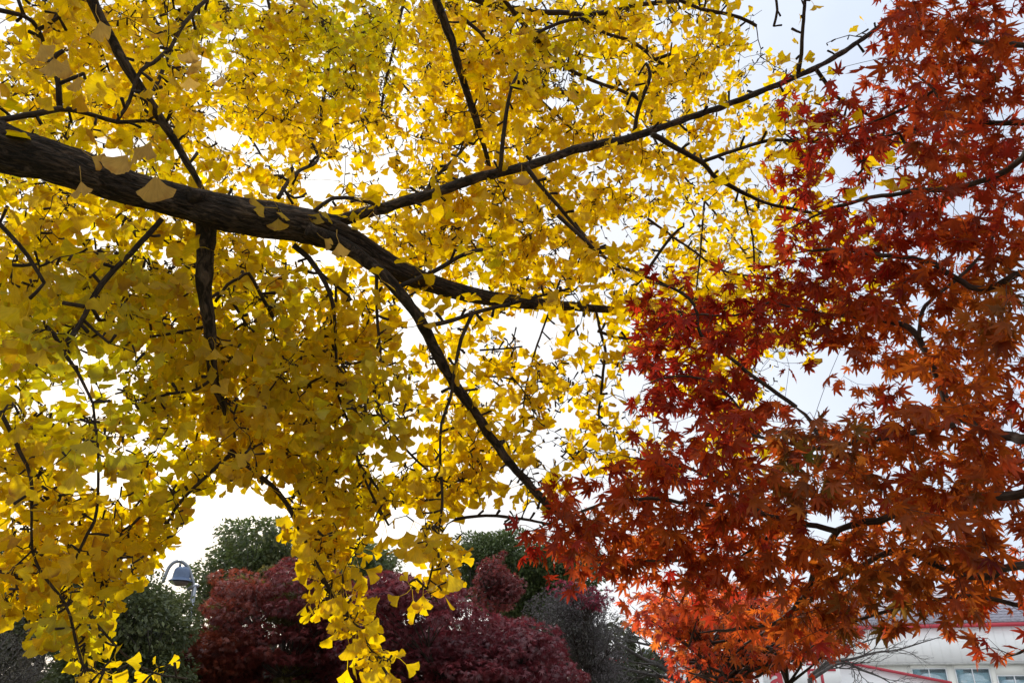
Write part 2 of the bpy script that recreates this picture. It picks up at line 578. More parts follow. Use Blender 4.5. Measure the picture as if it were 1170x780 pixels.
# ------------------------------------------------------------------ branch paths
def spline(pts, step=0.04):
    """Catmull-Rom through 3-D points (last column may carry extra values)"""
    pts = np.asarray(pts, float)
    P = np.vstack([2 * pts[0] - pts[1], pts, 2 * pts[-1] - pts[-2]])
    out = []
    for i in range(1, len(P) - 2):
        a, b, c, d = P[i - 1], P[i], P[i + 1], P[i + 2]
        n = max(2, int(np.linalg.norm((c - b)[:3]) / step))
        for t in np.linspace(0, 1, n, endpoint=False):
            out.append(0.5 * (2 * b + (c - a) * t + (2 * a - 5 * b + 4 * c - d) * t * t + (3 * b - a - 3 * c + d) * t ** 3))
    out.append(pts[-1])
    return np.array(out)


def px_path(pts, step=0.04, wob=0.0):
    """pts: (px, py, depth, width_px) -> 3-D polyline and radii"""
    rows = []
    for px, py, d, w in pts:
        rows.append([*W(px, py, d), 0.5 * w * d / F])
    S = spline(rows, step)
    P, r = S[:, :3], np.maximum(S[:, 3], 0.0008)
    if len(P) > 8:            # knots and slight swellings
        k = RNG.normal(0, 1, len(r)); k = np.convolve(np.pad(k, 2, mode='edge'), [.2, .5, 1, .5, .2], 'valid')
        r = r * (1 + 0.07 * k * np.linspace(.3, 1, len(r)))
    if wob and len(P) > 3:
        n = RNG.normal(0, 1, P.shape)
        n = (n + np.roll(n, 1, 0) + np.roll(n, -1, 0)) / 3
        n[0] = 0
        P = P + n * wob * r[:, None]
    return P, r


def P4(pts, w0, w1, d0=None, d1=None):
    """(px, py[, d]) list -> with linear width and depth"""
    n = len(pts)
    out = []
    for i, p in enumerate(pts):
        t = i / (n - 1)
        d = p[2] if len(p) > 2 else d0 + (d1 - d0) * t
        out.append((p[0], p[1], d, w0 + (w1 - w0) * t))
    return out


# ------------------------------------------------------------------ building, lamp and the trees beyond
def gpt(px, d, z=0.0):
    """ground point below photo column px, d metres along the view axis at horizon height"""
    q = W(px, PH / 2 + F * math.tan(PITCH), d)
    return np.array([q[0], q[1], z])


def height_at(px, py, base):
    """height above the ground of the photo row py at the distance of base"""
    dist = math.hypot(base[0], base[1])
    ray = W(px, py, 1.0) - EYE
    return EYE[2] + ray[2] / math.hypot(ray[0], ray[1]) * dist


M_WHITEWALL = plain_mat('white_cladding', (0.84, 0.85, 0.84), (0.88, 0.88, 0.87), rough=0.55, scale=0.6, stretch=(1, 1, .15))
M_CREAM = plain_mat('cream_wall', (0.74, 0.74, 0.67), (0.80, 0.79, 0.73), rough=0.7, scale=0.8, stretch=(1, 1, .2))
M_REDTRIM = plain_mat('red_trim', (0.42, 0.03, 0.05), (0.5, 0.04, 0.06), rough=0.45, scale=2)
M_ROOF = plain_mat('grey_roof', (0.20, 0.19, 0.22), (0.40, 0.38, 0.43), rough=0.8, scale=5, bump=0.4, stretch=(1, 3, 3))
M_FRAME = plain_mat('window_frame', (0.72, 0.74, 0.76), (0.78, 0.8, 0.8), rough=0.4, scale=3)
M_CURTAIN = plain_mat('blind', (0.60, 0.72, 0.76), (0.70, 0.80, 0.83), rough=0.7, scale=3, stretch=(8, 8, .3))
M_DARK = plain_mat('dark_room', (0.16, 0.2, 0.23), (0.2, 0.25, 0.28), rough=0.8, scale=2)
gm, N, L = new_mat('pane_glass')
o_ = N.new('ShaderNodeOutputMaterial'); t_ = N.new('ShaderNodeBsdfTransparent'); t_.inputs['Color'].default_value = (.80, .90, .93, 1)
g_ = N.new('ShaderNodeBsdfGlossy'); g_.inputs['Roughness'].default_value = 0.03
x_ = N.new('ShaderNodeMixShader')
x_.inputs[0].default_value = 0.2; L.new(t_.outputs['BSDF'], x_.inputs[1]); L.new(g_.outputs['BSDF'], x_.inputs[2])
L.new(x_.outputs['Shader'], o_.inputs['Surface'])
M_GLASS = gm

pa, pb = gpt(852, 43.8), gpt(1175, 40.0)
bx = norm(pb - pa)                       # along the front, to the right
by = np.array([-bx[1], bx[0], 0])        # into the building
if by[1] < 0:
    by = -by
ZEAVE = height_at(1085, 716, gpt(1085, 41.0))
ZBAND = height_at(1085, 757, gpt(1085, 41.0))
bld = thing('long_hall', tuple((pa + pb) / 2), 'long white hall with red roof edge and row of windows behind the maple', 'building')


def bpt(s, t, z):
    return pa + bx * s + by * t + np.array([0, 0, z])


ROT = np.stack([bx, by, [0, 0, 1]], 1)


def bbox(mb, s0, s1, t0, t1, z0, z1):
    mb.box(bpt((s0 + s1) / 2, (t0 + t1) / 2, (z0 + z1) / 2), (s1 - s0, t1 - t0, z1 - z0), ROT)


def s_of(px, t=0.0):
    """distance along the front at which the photo column px meets it"""
    ray = W(px, 700, 1.0) - EYE
    A = np.array([[bx[0], -ray[0]], [bx[1], -ray[1]]])
    rhs = np.array([EYE[0] - pa[0] - by[0] * t, EYE[1] - pa[1] - by[1] * t])
    return float(np.linalg.solve(A, rhs)[0])


LEN = s_of(1175) + 14
wl = MB()
# windows: (px left, px right, top row, bottom row)
wins = []
for a, b, top in [(895, 935, 764), (955, 990, 764), (1028, 1067, 763), (1076, 1115, 763), (1121, 1160, 771), (1200, 1240, 763), (1255, 1295, 763)]:
    s0, s1 = s_of(a), s_of(b)
    z1 = height_at((a + b) / 2, top, bpt((s0 + s1) / 2, 0, 0))
    wins.append((s0, s1, z1 - 1.25, z1))
cur = 0.0
ZT = ZBAND - 0.02
for s0, s1, z0, z1 in wins:
    bbox(wl, cur, s0, 0, .2, 0, ZT)
    bbox(wl, s0, s1, 0, .2, 0, z0); bbox(wl, s0, s1, 0, .2, z1, ZT)
    cur = s1
bbox(wl, cur, LEN, 0, .2, 0, ZT)
bbox(wl, 0, .2, .2, 10, 0, ZT); bbox(wl, LEN - .2, LEN, .2, 10, 0, ZT); bbox(wl, 0, LEN, 10, 10.2, 0, ZT)
wl.build('wall', M_CREAM, bld)
fs = MB()                                # tall upper cladding with standing seams
bbox(fs, -.12, LEN + .12, -.12, 10.32, ZBAND, ZEAVE)
s = 0.0
while s < LEN:
    bbox(fs, s - .012, s + .012, -.14, -.12, ZBAND + .05, ZEAVE - .02)
    s += 0.46
fs.build('upper_cladding', M_WHITEWALL, bld)
bd = MB(); bbox(bd, -.14, LEN + .14, -.17, -.12, ZBAND - .09, ZBAND + .03)
bd.build('drip_edge', plain_mat('drip', (.35, .35, .33), (.45, .45, .42), rough=.6), bld)
tr = MB(); bbox(tr, -.3, LEN + .3, -.34, -.14, ZEAVE - .03, ZEAVE + .16)
tr.build('roof_edge', M_REDTRIM, bld)
rf = MB()
ridge = ZEAVE + 2.5
lo = [bpt(-.3, -.3, ZEAVE + .165), bpt(LEN + .3, -.3, ZEAVE + .165), bpt(LEN + .3, 5.1, ridge), bpt(-.3, 5.1, ridge)]
rf.hexa(lo, [p + np.array([0, 0, .12]) for p in lo])
lo = [bpt(-.3, 5.103, ridge), bpt(LEN + .3, 5.103, ridge), bpt(LEN + .3, 10.5, ZEAVE + .165), bpt(-.3, 10.5, ZEAVE + .165)]
rf.hexa(lo, [p + np.array([0, 0, .12]) for p in lo])
k = 0
while k < 13:                           # tile courses
    f0 = k / 13
    bbox(rf, -.28, LEN + .28, -.3 + 5.4 * f0, -.27 + 5.4 * f0, ZEAVE + .29 + (ridge - ZEAVE - .165) * f0, ZEAVE + .325 + (ridge - ZEAVE - .165) * f0)
    k += 1
rf.build('roof', M_ROOF, bld)
for sg in (0, LEN - .1):
    gbl = MB()
    gbl.hexa([bpt(sg, .0, ZEAVE), bpt(sg, 10.2, ZEAVE), bpt(sg, 5.2, ridge), bpt(sg, 5.1, ridge)],
             [bpt(sg + .1, .0, ZEAVE), bpt(sg + .1, 10.2, ZEAVE), bpt(sg + .1, 5.2, ridge), bpt(sg + .1, 5.1, ridge)])
    gbl.build('gable', M_WHITEWALL, bld)
dp = MB(); sx = s_of(1158); dp.tube([bpt(sx, -.16, 0), bpt(sx, -.16, ZBAND - .09)], .06, 10)
dp.build('downpipe', M_FRAME, bld)
for s0, s1, z0, z1 in wins:
    wf = MB(); c = (s0 + s1) / 2; w = .05
    for q in ((s0 + .003, s0 + w, z0, z1 - .003), (s1 - w, s1 - .003, z0, z1 - .003), (c - w / 2, c + w / 2, z0 + w, z1 - w)):
        bbox(wf, q[0], q[1], -.03, .06, q[2], q[3])
    bbox(wf, s0 + w, s1 - w, -.03, .06, z1 - w, z1 - .003); bbox(wf, s0 + w, s1 - w, -.03, .06, z0, z0 + w)
    wo = wf.build('window', M_FRAME, bld)
    pn = MB(); bbox(pn, s0 + w, s1 - w, .02, .03, z0 + w, z1 - w)
    pp = pn.build('pane', M_GLASS, wo)
    si = MB(); bbox(si, s0 - .06, s1 + .06, -.09, -.033, z0 - .07, z0 + .0)
    si.build('sill', M_FRAME, wo)
    cu = MB(); bbox(cu, s0 + .01, s1 - .01, .07, .08, z0 + .01, z1 - .22)
    bbox(cu, s0 + .01, s0 + (s1 - s0) * .26, .07, .08, z1 - .219, z1 - .02)
    cu.build('blind', M_CURTAIN, wo)
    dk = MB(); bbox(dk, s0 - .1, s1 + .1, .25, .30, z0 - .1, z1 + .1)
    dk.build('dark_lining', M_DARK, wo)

# low wing with a red verge, and the red lettered board on its front
qa, qb = gpt(690, 36), gpt(950, 34)
wx = norm(qb - qa); wy = np.array([-wx[1], wx[0], 0])
WROT = np.stack([wx, wy, [0, 0, 1]], 1)
wing = thing('low_annex', tuple((qa + qb) / 2), 'low white annex with red roof edge in front of the long hall', 'building')
wlen = float(np.linalg.norm(qb - qa))
zt = height_at(820, 752, (qa + qb) / 2)


def wpt(s, t, z):
    return qa + wx * s + wy * t + np.array([0, 0, z])


def wbox(mb, s0, s1, t0, t1, z0, z1):
    mb.box(wpt((s0 + s1) / 2, (t0 + t1) / 2, (z0 + z1) / 2), (s1 - s0, t1 - t0, z1 - z0), WROT)


m = MB(); wbox(m, 0, wlen, 0, 3.5, 0, zt); m.build('wall', M_WHITEWALL, wing)
m = MB(); wbox(m, -.15, wlen - .05, -.2, -.004, zt - .08, zt + .06)
pts0 = [wpt(wlen - .05, -.2, zt - .08), wpt(wlen - .05, -.004, zt - .08), wpt(wlen + 5.0, -.004, zt - 1.12), wpt(wlen + 5.0, -.2, zt - 1.12)]
m.hexa(pts0, [p + np.array([0, 0, .11]) for p in pts0])
m.build('roof_edge', M_REDTRIM, wing)
m = MB(); wbox(m, -.15, wlen + .1, 0.004, 3.6, zt + .003, zt + .09); m.build('roof', M_WHITEWALL, wing)
m = MB()
pts0 = [wpt(wlen + .003, .0, 0), wpt(wlen + .003, 3.4, 0), wpt(wlen + 4.8, 3.4, 0), wpt(wlen + 4.8, .0, 0)]
m.hexa(pts0, [wpt(wlen + .003, .0, zt - .05), wpt(wlen + .003, 3.4, zt - .05), wpt(wlen + 4.8, 3.4, zt - 1.04), wpt(wlen + 4.8, .0, zt - 1.04)])
m.build('lean_to', M_WHITEWALL, wing)
m = MB(); wbox(m, .4, .46, -.06, -.003, 0, zt - .09); wbox(m, 1.0, 1.06, -.06, -.003, 0, zt - .09)
m.build('red_post', M_REDTRIM, wing)
m = MB(); wbox(m, 1.9, 2.6, -.03, -.003, zt + .1, zt + .45); m.build('vent_box', plain_mat('vent', (.22, .24, .27), (.3, .32, .35)), wing)

sg0 = gpt(875, 33); sg1 = gpt(965, 33)
sd = norm(sg1 - sg0); sn = np.array([-sd[1], sd[0], 0])
sign = thing('sign_board', tuple((sg0 + sg1) / 2), 'white board with big red lettering low behind the maple branches', 'sign')
SROT = np.stack([sd, sn, [0, 0, 1]], 1)
zs = height_at(910, 760, (sg0 + sg1) / 2)
sl = float(np.linalg.norm(sg1 - sg0))
m = MB(); m.box((sg0 + sg1) / 2 + [0, 0, zs - .45], (sl, .06, 1.15), SROT); m.build('board', M_WHITEWALL, sign)
for sx_ in (.2, sl - .2):
    m = MB(); m.box(sg0 + sd * sx_ + sn * .08 + [0, 0, (zs - .2) / 2], (.08, .08, zs - .2), SROT); m.build('post', M_FRAME, sign)
fc = bpy.data.curves.new('lettering', 'FONT'); fc.body = 'al'; fc.size = 1.55; fc.extrude = .01; fc.offset = .035
fc.space_character = 0.9
fo = bpy.data.objects.new('lettering_curve', fc); COL.objects.link(fo); bpy.context.view_layer.update()
lm = bpy.data.meshes.new_from_object(fo.evaluated_get(bpy.context.evaluated_depsgraph_get())); bpy.data.objects.remove(fo)
fo = bpy.data.objects.new('lettering', lm); COL.objects.link(fo); fo.parent = sign
fp = sg0 + sd * .25 - sn * .045 + np.array([0, 0, zs - .94]) - np.array(sign.location)
fo.location = fp
fo.rotation_euler = (R(90), 0, math.atan2(sd[1], sd[0]))
lm.materials.clear(); lm.materials.append(M_REDTRIM)
m = MB()
for a, b, z0, z1 in [(1.95, 3.2, .02, .1), (1.95, 3.2, -.22, -.12), (1.95, 2.07, -.9, -.221), (2.5, 2.62, -.9, -.221)]:
    m.box(sg0 + sd * (a + b) / 2 - sn * .04 + [0, 0, zs + (z0 + z1) / 2], (b - a, .02, z1 - z0), SROT)
m.build('red_stroke', M_REDTRIM, sign)

# ------------------------------------------------------------------ the bell lamp
M_LAMPBLUE = plain_mat('lamp_blue', (0.07, 0.11, 0.20), (0.10, 0.15, 0.25), rough=.42, scale=8)
M_LAMPGREY = plain_mat('lamp_grey', (0.20, 0.22, 0.25), (0.27, 0.29, 0.32), rough=.35, scale=8, metal=.5)
M_LENS = plain_mat('lamp_lens', (0.16, 0.14, 0.13), (0.2, 0.18, 0.16), rough=.3, scale=8)
LD = 18.0
_r = W(223, 667, 1.0) - EYE
lb0 = np.array([_r[0], _r[1], 0]) / math.hypot(_r[0], _r[1]) * LD
dl = math.hypot(lb0[0], lb0[1])
axis = np.array([lb0[1], -lb0[0], 0]); axis = axis / np.linalg.norm(axis)     # to the right as seen


def lp(px, py):
    """point in the lamp's own upright plane"""
    ray = W(px, py, 1.0) - EYE
    n_ = lb0 / dl
    return EYE + ray * (dl / (ray @ n_))


lamp = thing('street_lamp', tuple(lb0), 'grey blue bell shaped lamp hanging from a curved pole top between the trees', 'street lamp')
m = MB()
top = lp(222, 669)
m.tube([lb0, lb0 + [0, 0, .3], [lb0[0], lb0[1], top[2]]], [.075, .06, .045], 14); m.build('pole', M_LAMPGREY, lamp, smooth=True)
m = MB()
P = spline([lp(222, 671), lp(219, 659), lp(215, 648), lp(207, 641), lp(199, 642), lp(193, 648), lp(189, 657), lp(186, 665)], .03)
m.tube(P, .035, 10); m.build('arch', M_LAMPGREY, lamp, smooth=True)
m = MB()
m.tube([lp(214, 673), lp(222, 669.5), lp(227, 668.6)], [.03, .05, .035], 8); m.build('bracket', M_LAMPGREY, lamp)
bt = lp(206, 646.5); bb = lp(206, 664)
h = bt[2] - bb[2]
m = MB()
m.lathe([(0.0, h), (.06, h * .99), (.115, h * .92), (.15, h * .78), (.165, h * .5), (.172, h * .25), (.188, h * .12), (.232, .02), (.24, 0), (.225, 0.005), (.15, .1), (0, .12)], bb, 28)
m.build('bell_shade', M_LAMPBLUE, lamp, smooth=True)
m = MB()
m.lathe([(.001, -.09), (.09, -.085), (.15, -.055), (.18, -.005), (.15, .02), (.001, .02)], bb, 24); m.build('lens', M_LENS, lamp, smooth=True)
m = MB(); m.tube([bt + [0, 0, -.01], lp(206, 642.5)], [.035, .02], 8); m.build('hanger', M_LAMPGREY, lamp)


# ------------------------------------------------------------------ trees and shrubs beyond
def in_poly(poly, x, y):
    c = False; n = len(poly); j = n - 1
    for i in range(n):
        if (poly[i][1] > y) != (poly[j][1] > y) and x < (poly[j][0] - poly[i][0]) * (y - poly[i][1]) / (poly[j][1] - poly[i][1]) + poly[i][0]:
            c = not c
        j = i
    return c


def crown_tree(name, label, cat, poly, d, depth, base_px, nclump, csize, flat, per, leaf, temps, colf, mleaf, mbark, trunk_r=.12, group=None, fork=.35, up=.6, shell=.55, trunk_px=None, nlimb=40, jitter=.0, inner=0, wisps=True):
    """tree whose crown fills an outline: leafy clumps spread through its volume, limbs running out to them"""
    base = gpt(base_px, d)
    t = thing(name, tuple(base), label, cat, group)
    xs = [p[0] for p in poly]; ys = [p[1] for p in poly]
    x0, x1 = min(xs), max(xs)
    cl = []
    while len(cl) < nclump:
        x, y = RNG.uniform(x0, x1), RNG.uniform(min(ys), max(ys))
        rp = csize * F / d
        if not (in_poly(poly, x, y) and in_poly(poly, x - rp * .75, y) and in_poly(poly, x + rp * .75, y) and in_poly(poly, x, y - rp * flat * .9)) and len(cl) > inner:
            continue
        if not in_poly(poly, x, y):
            continue
        # deeper in the middle, thin at the flanks
        e = 1 - ((x - (x0 + x1) / 2) / ((x1 - x0) / 2)) ** 2
        dd = d + RNG.uniform(-1, 1) * depth * math.sqrt(max(e, .08))
        q = W(x, y, dd)
        cl.append((q, RNG.uniform(.6, 1.3) * csize))
    for _ in range(nclump // 7 if wisps else 0):     # loose sprigs that break the outline
        q, r = cl[RNG.integers(0, len(cl))]
        cl.append((q + norm(RNG.normal(0, 1, 3) + np.array([0, -.2, .8])) * r * 1.0, r * .42))
    pos, yd, zd, sc, cc = [], [], [], [], []
    cen = np.mean([c[0] for c in cl], 0)
    for q, r in cl:
        k = int(per * r / csize)
        u = rand_dirs(k)
        rr = (shell + (1 - shell) * RNG.random(k)) ** (1 / 2)
        P = q + u * rr[:, None] * np.array([r, r, r * flat])
        o = norm((q - cen) * np.array([1, 1, .3]) + 1e-6)
        pos.append(P)
        yd.append(norm(u * .6 + o * .5 + RNG.normal(0, .5, (k, 3)) + np.array([0, 0, -.35])))
        zd.append(norm(np.array([0, 0, up]) + u * .5 + RNG.normal(0, .45, (k, 3))))
        sc.append(leaf * RNG.uniform(.7, 1.25, k))
        cc.append(colf(q, k))
    b = MB()
    put_leaves(b, temps, np.vstack(pos), np.vstack(yd), np.vstack(zd), np.concatenate(sc), np.vstack(cc))
    # trunk and limbs
    hmin = max(.4, min(c[0][2] for c in cl) * fork + .3)
    fk = base + np.array([RNG.normal(0, .1), RNG.normal(0, .1), hmin])
    tb = MB()
    S = spline([[*base, trunk_r * 1.3], [*(base * .6 + fk * .4 + [.03, 0, 0]), trunk_r], [*fk, trunk_r * .85]], .15)
    tb.tube(S[:, :3], S[:, 3], 12, .03)
    tb.build('trunk', mbark, t, smooth=True)
    lb_ = MB()
    pick = sorted(range(len(cl)), key=lambda i: -cl[i][1])[:nlimb]
    main = [fk + (cl[i][0] - fk) * .55 + RNG.normal(0, .15, 3) for i in pick[:6]]
    for q in main:
        S = spline([[*fk, trunk_r * .6], [*(fk * .5 + q * .5 + [0, 0, -.1]), trunk_r * .42], [*q, trunk_r * .28]], .2)
        lb_.tube(S[:, :3], S[:, 3], 8)
    for i in pick:
        q = cl[i][0]
        a = min(main + [fk], key=lambda m_: np.linalg.norm(m_ - q))
        mid = (a + q) / 2 + RNG.normal(0, .12, 3) * np.linalg.norm(q - a)
        S = spline([[*a, trunk_r * .26], [*mid, trunk_r * .15], [*q, .008]], .2)
        lb_.tube(S[:, :3], S[:, 3], 6)
        for _ in range(5):
            e = q + rand_dirs(1)[0] * np.array([1, 1, flat + .2]) * cl[i][1] * .9
            lb_.tube(np.array([mid, (mid + e) / 2 + RNG.normal(0, .05, 3), e]), [.012, .008, .004], 4)
    lb_.build('branches', mbark, t, smooth=True)
    b.build('crown', mleaf, t)
    return t


MT_LOW_UNIT = [(V / .0435, t_, u_) for V, t_, u_ in MT_LOW]


def cmix(*cols):
    cols = np.array(cols)

    def f(q, k):
        a = cols[RNG.integers(0, len(cols))]
        b = cols[RNG.integers(0, len(cols), k)]
        return (a * .55 + b * .45) * RNG.uniform(.65, 1.3, (k, 1))
    return f


def red_left(q, k):
    px, py, d = proj(q)
    w = np.clip((320 - px) / 110, 0, 1) * RNG.uniform(.2, 1.0)
    base = np.array([.185, .034, .032]) * (1 - w) + np.array([.34, .08, .02]) * w
    if RNG.random() < .08:
        base = np.array([.13, .11, .02])
    return base * RNG.uniform(.6, 1.35, (k, 1))


crown_tree('red_maple', 'russet red maple with orange flank right of the bell lamp', 'tree',
           [(186, 755), (208, 716), (236, 702), (248, 680), (250, 650), (262, 640), (275, 656), (300, 646), (330, 640), (365, 652), (392, 650), (402, 700), (410, 800), (395, 850), (215, 850), (190, 800)],
           14.5, 1.7, 300, 230, .42, .34, 210, .085, ST, red_left, M_REDLEAF, M_MBARK, .11, 'dark red maples beyond the yellow sprays', fork=.5)
crown_tree('red_maple', 'deep maroon dome shaped maple between yellow spray and orange leaves', 'tree',
           [(382, 700), (400, 655), (425, 648), (470, 650), (500, 652), (530, 662), (560, 682), (592, 690), (622, 712), (650, 738), (668, 765), (675, 800), (660, 850), (400, 850), (385, 800)],
           13.2, 1.8, 520, 260, .42, .34, 210, .085, ST, cmix((.17, .026, .034), (.135, .022, .03), (.21, .035, .042)), M_REDLEAF, M_MBARK, .12, 'dark red maples beyond the yellow sprays', fork=.5)
crown_tree('red_maple', 'thin rusty red maple showing above the maroon one, before the dark evergreen', 'tree',
           [(540, 690), (548, 650), (556, 628), (572, 626), (578, 650), (600, 660), (612, 690)],
           16.0, .5, 570, 26, .28, .6, 90, .075, ST, cmix((.20, .04, .035), (.16, .03, .03)), M_REDLEAF, M_MBARK, .06, 'dark red maples beyond the yellow sprays', fork=.6, nlimb=20)
crown_tree('evergreen_shrub', 'dark glossy evergreen shrub below the bell lamp at lower left', 'shrub',
           [(50, 660), (80, 620), (105, 622), (130, 640), (150, 648), (185, 662), (212, 682), (226, 705), (228, 850), (60, 850), (55, 740)],
           13.0, 1.6, 140, 200, .40, .8, 260, .085, OV, cmix((.085, .105, .035), (.11, .125, .045), (.07, .09, .04)), M_GREEN, M_BARE, .1, None, fork=.3)
crown_tree('bare_shrub', 'greyish brown thinning shrub in the lower left corner', 'shrub',
           [(-60, 720), (10, 700), (60, 700), (75, 740), (85, 850), (-70, 850)],
           16.0, 1.2, 20, 90, .40, .8, 120, .06, OVN, cmix((.10, .085, .06), (.07, .07, .045), (.13, .105, .08)), M_GREEN, M_BARE, .08, None, fork=.3)
crown_tree('dark_tree', 'dark evergreen tree half hidden behind the left yellow leaves', 'tree',
           [(-60, 700), (-40, 640), (20, 615), (90, 612), (125, 640), (130, 700), (60, 720)],
           21.0, 1.8, 40, 110, .6, .7, 200, .12, OV, cmix((.065, .08, .03), (.08, .095, .035)), M_GREEN, M_BARE, .14, None, fork=.5)
crown_tree('leafy_tree', 'olive green open crowned tree with sky showing through, behind the bell lamp', 'tree',
           [(205, 700), (206, 668), (222, 640), (235, 622), (250, 606), (272, 592), (300, 586), (335, 596), (360, 610), (420, 618), (455, 628), (452, 690), (300, 690)],
           25.0, 1.8, 300, 150, .55, .62, 150, .16, OV, cmix((.10, .135, .035), (.08, .115, .03), (.13, .14, .045)), M_LIGHTGREEN, M_BARE, .16, None, fork=.5, nlimb=60)
crown_tree('round_evergreen', 'dense rounded dark green evergreen behind the maroon maple', 'tree',
           [(512, 668), (518, 630), (528, 610), (548, 606), (575, 603), (605, 606), (640, 616), (672, 628), (692, 650), (688, 690), (640, 705), (560, 700)],
           22.0, 2.0, 600, 170, .5, .7, 300, .11, OV, cmix((.085, .115, .035), (.105, .14, .045), (.065, .095, .03)), M_GREEN, M_BARE, .16, None, fork=.5)
crown_tree('grey_shrub', 'greyish mauve half bare shrub right of the maroon maple', 'shrub',
           [(600, 700), (625, 675), (650, 668), (690, 672), (706, 692), (712, 730), (722, 770), (720, 840), (660, 840), (650, 740)],
           16.5, 1.2, 690, 120, .36, .8, 260, .06, OVN, cmix((.13, .11, .115), (.10, .09, .09), (.16, .13, .14), (.08, .085, .06)), M_GREEN, M_BARE, .07, None, fork=.3, nlimb=70)
crown_tree('crimson_shrub', 'sparse crimson leaved shrub over the grey shrub', 'shrub',
           [(632, 690), (628, 668), (648, 660), (664, 668), (690, 672), (702, 682), (690, 700)],
           15.6, .4, 670, 15, .20, .7, 26, .085, ST, cmix((.30, .03, .06), (.22, .025, .05)), M_REDLEAF, M_MBARK, .04, None, fork=.7, nlimb=15, wisps=False)

crown_tree('hedge', 'long dark hedge closing the view behind the red maples', 'hedge',
           [(-260, 850), (-260, 705), (-100, 690), (60, 700), (200, 712), (330, 700), (470, 708), (600, 700), (700, 712), (760, 745), (760, 850)],
           33.0, 1.0, 250, 330, .8, .7, 260, .28, OV, cmix((.065, .075, .035), (.085, .08, .045), (.055, .07, .03)), M_GREEN, M_BARE, .12, None, fork=.3, nlimb=10)

# farther orange maple, sunlit, low behind the near one
crown_tree('orange_maple', 'smaller bright orange red maple low behind the near maple', 'tree',
           [(690, 690), (735, 680), (770, 665), (830, 660), (900, 680), (950, 690), (975, 720), (968, 742), (945, 750), (872, 752), (850, 800), (790, 800), (760, 770), (745, 735), (700, 712)],
           5.6, 1.0, 846, 95, .2, .35, 34, .046, MT_LOW_UNIT, cmix((.55, .07, .02), (.62, .13, .02), (.48, .05, .025), (.60, .17, .02)), M_MAPLE, M_MBARK, .05, None, fork=.85, nlimb=60, up=.5)


def bare(name, label, base_px, d, limbs, r0, group=None, cat='tree', depth=6, spread=.55, shrink=.72):
    base = gpt(base_px, d)
    t = thing(name, tuple(base), label, cat, group)
    tb = MB(); zl = min(W(l[0][0], l[0][1], d)[2] for l in limbs)
    fk = W(limbs[0][0][0], limbs[0][0][1], d)
    S = spline([[*base, r0 * 1.3], [*(base * .5 + fk * .5 + [.05, 0, 0]), r0], [*fk, r0 * .7]], .15)
    tb.tube(S[:, :3], S[:, 3], 12, .03); tb.build('trunk', M_BARE, t, smooth=True)
    br = MB()

    def rec(p, v, l, r, k):
        if k == 0 or r < .0022:
            return
        q1 = p + v * l * .5 + RNG.normal(0, .05 * l, 3); q2 = p + v * l + RNG.normal(0, .06 * l, 3)
        br.tube(np.array([p, q1, q2]), [r, r * .85, r * .68], 5)
        for c in range(RNG.integers(2, 4)):
            s_ = q2 if c < 2 else q1
            w = norm(v + rand_dirs(1)[0] * spread + np.array([0, 0, .06]))
            rec(s_, w, l * RNG.uniform(.6, .9), r * RNG.uniform(.5, .72), k - 1)

    for l in limbs:
        a = W(l[0][0], l[0][1], d)
        rows = [[*fk, r0 * .6], ] if np.linalg.norm(a - fk) > .1 else []
        n_ = len(l)
        for i, (x, y) in enumerate(l):
            rows.append([*W(x, y, d + .35 * RNG.normal() * (i > 0)), r0 * (.55 - .45 * i / (n_ - 1))])
        S = spline(rows, .12)
        br.tube(S[:, :3], np.maximum(S[:, 3], .004), 8)
        T = norm(np.gradient(S[:, :3], axis=0))
        for i in range(3, len(S), 3):
            w = norm(T[i] + rand_dirs(1)[0] * .75)
            rec(S[i, :3], w, RNG.uniform(.3, .6), S[i, 3] * .55, depth - 2)
        rec(S[-1, :3], T[-1], .5, S[-1, 3], depth - 2)
    br.build('branches', M_BARE, t, smooth=True)
    return t


bare('bare_tree', 'dark bare tree spreading branches before the white annex, left of the orange maple', 782, 19,
     [[(782, 790), (760, 764), (735, 752), (712, 738), (690, 724), (664, 715)], [(782, 788), (790, 760), (765, 742), (735, 735), (705, 727)], [(784, 786), (770, 775), (740, 770), (710, 762), (690, 758)], [(782, 788), (800, 750), (800, 715), (790, 690)]], .13, 'bare winter trees by the white hall')
bare('bare_tree', 'fine bare branches spreading in front of the upper white cladding', 925, 23,
     [[(925, 775), (950, 757), (975, 752), (1000, 745), (1025, 742), (1055, 733), (1078, 726)], [(925, 772), (960, 745), (990, 732), (1020, 722)], [(926, 776), (960, 757), (985, 765), (1010, 775), (1030, 790)]], .10, 'bare winter trees by the white hall')
for bx_, dd, tops in [(868, 62, (868, 668)), (912, 66, (905, 676)), (800, 64, (806, 668)), (960, 64, (958, 678)), (1025, 66, (1018, 676)), (1100, 62, (1106, 672))]:
    bare('bare_tree', 'tall grey bare tree rising behind the roof of the white hall', bx_, dd,
         [[(bx_, 745), (bx_ - 3, 715), (tops[0], tops[1])], [(bx_, 735), (bx_ - 15, 712), (bx_ - 26, 692)], [(bx_, 730), (bx_ + 14, 708), (bx_ + 24, 690)], [(bx_, 725), (bx_ + 8, 700), (bx_ + 10, 682)]], .3, 'bare winter trees behind the roof', depth=6)
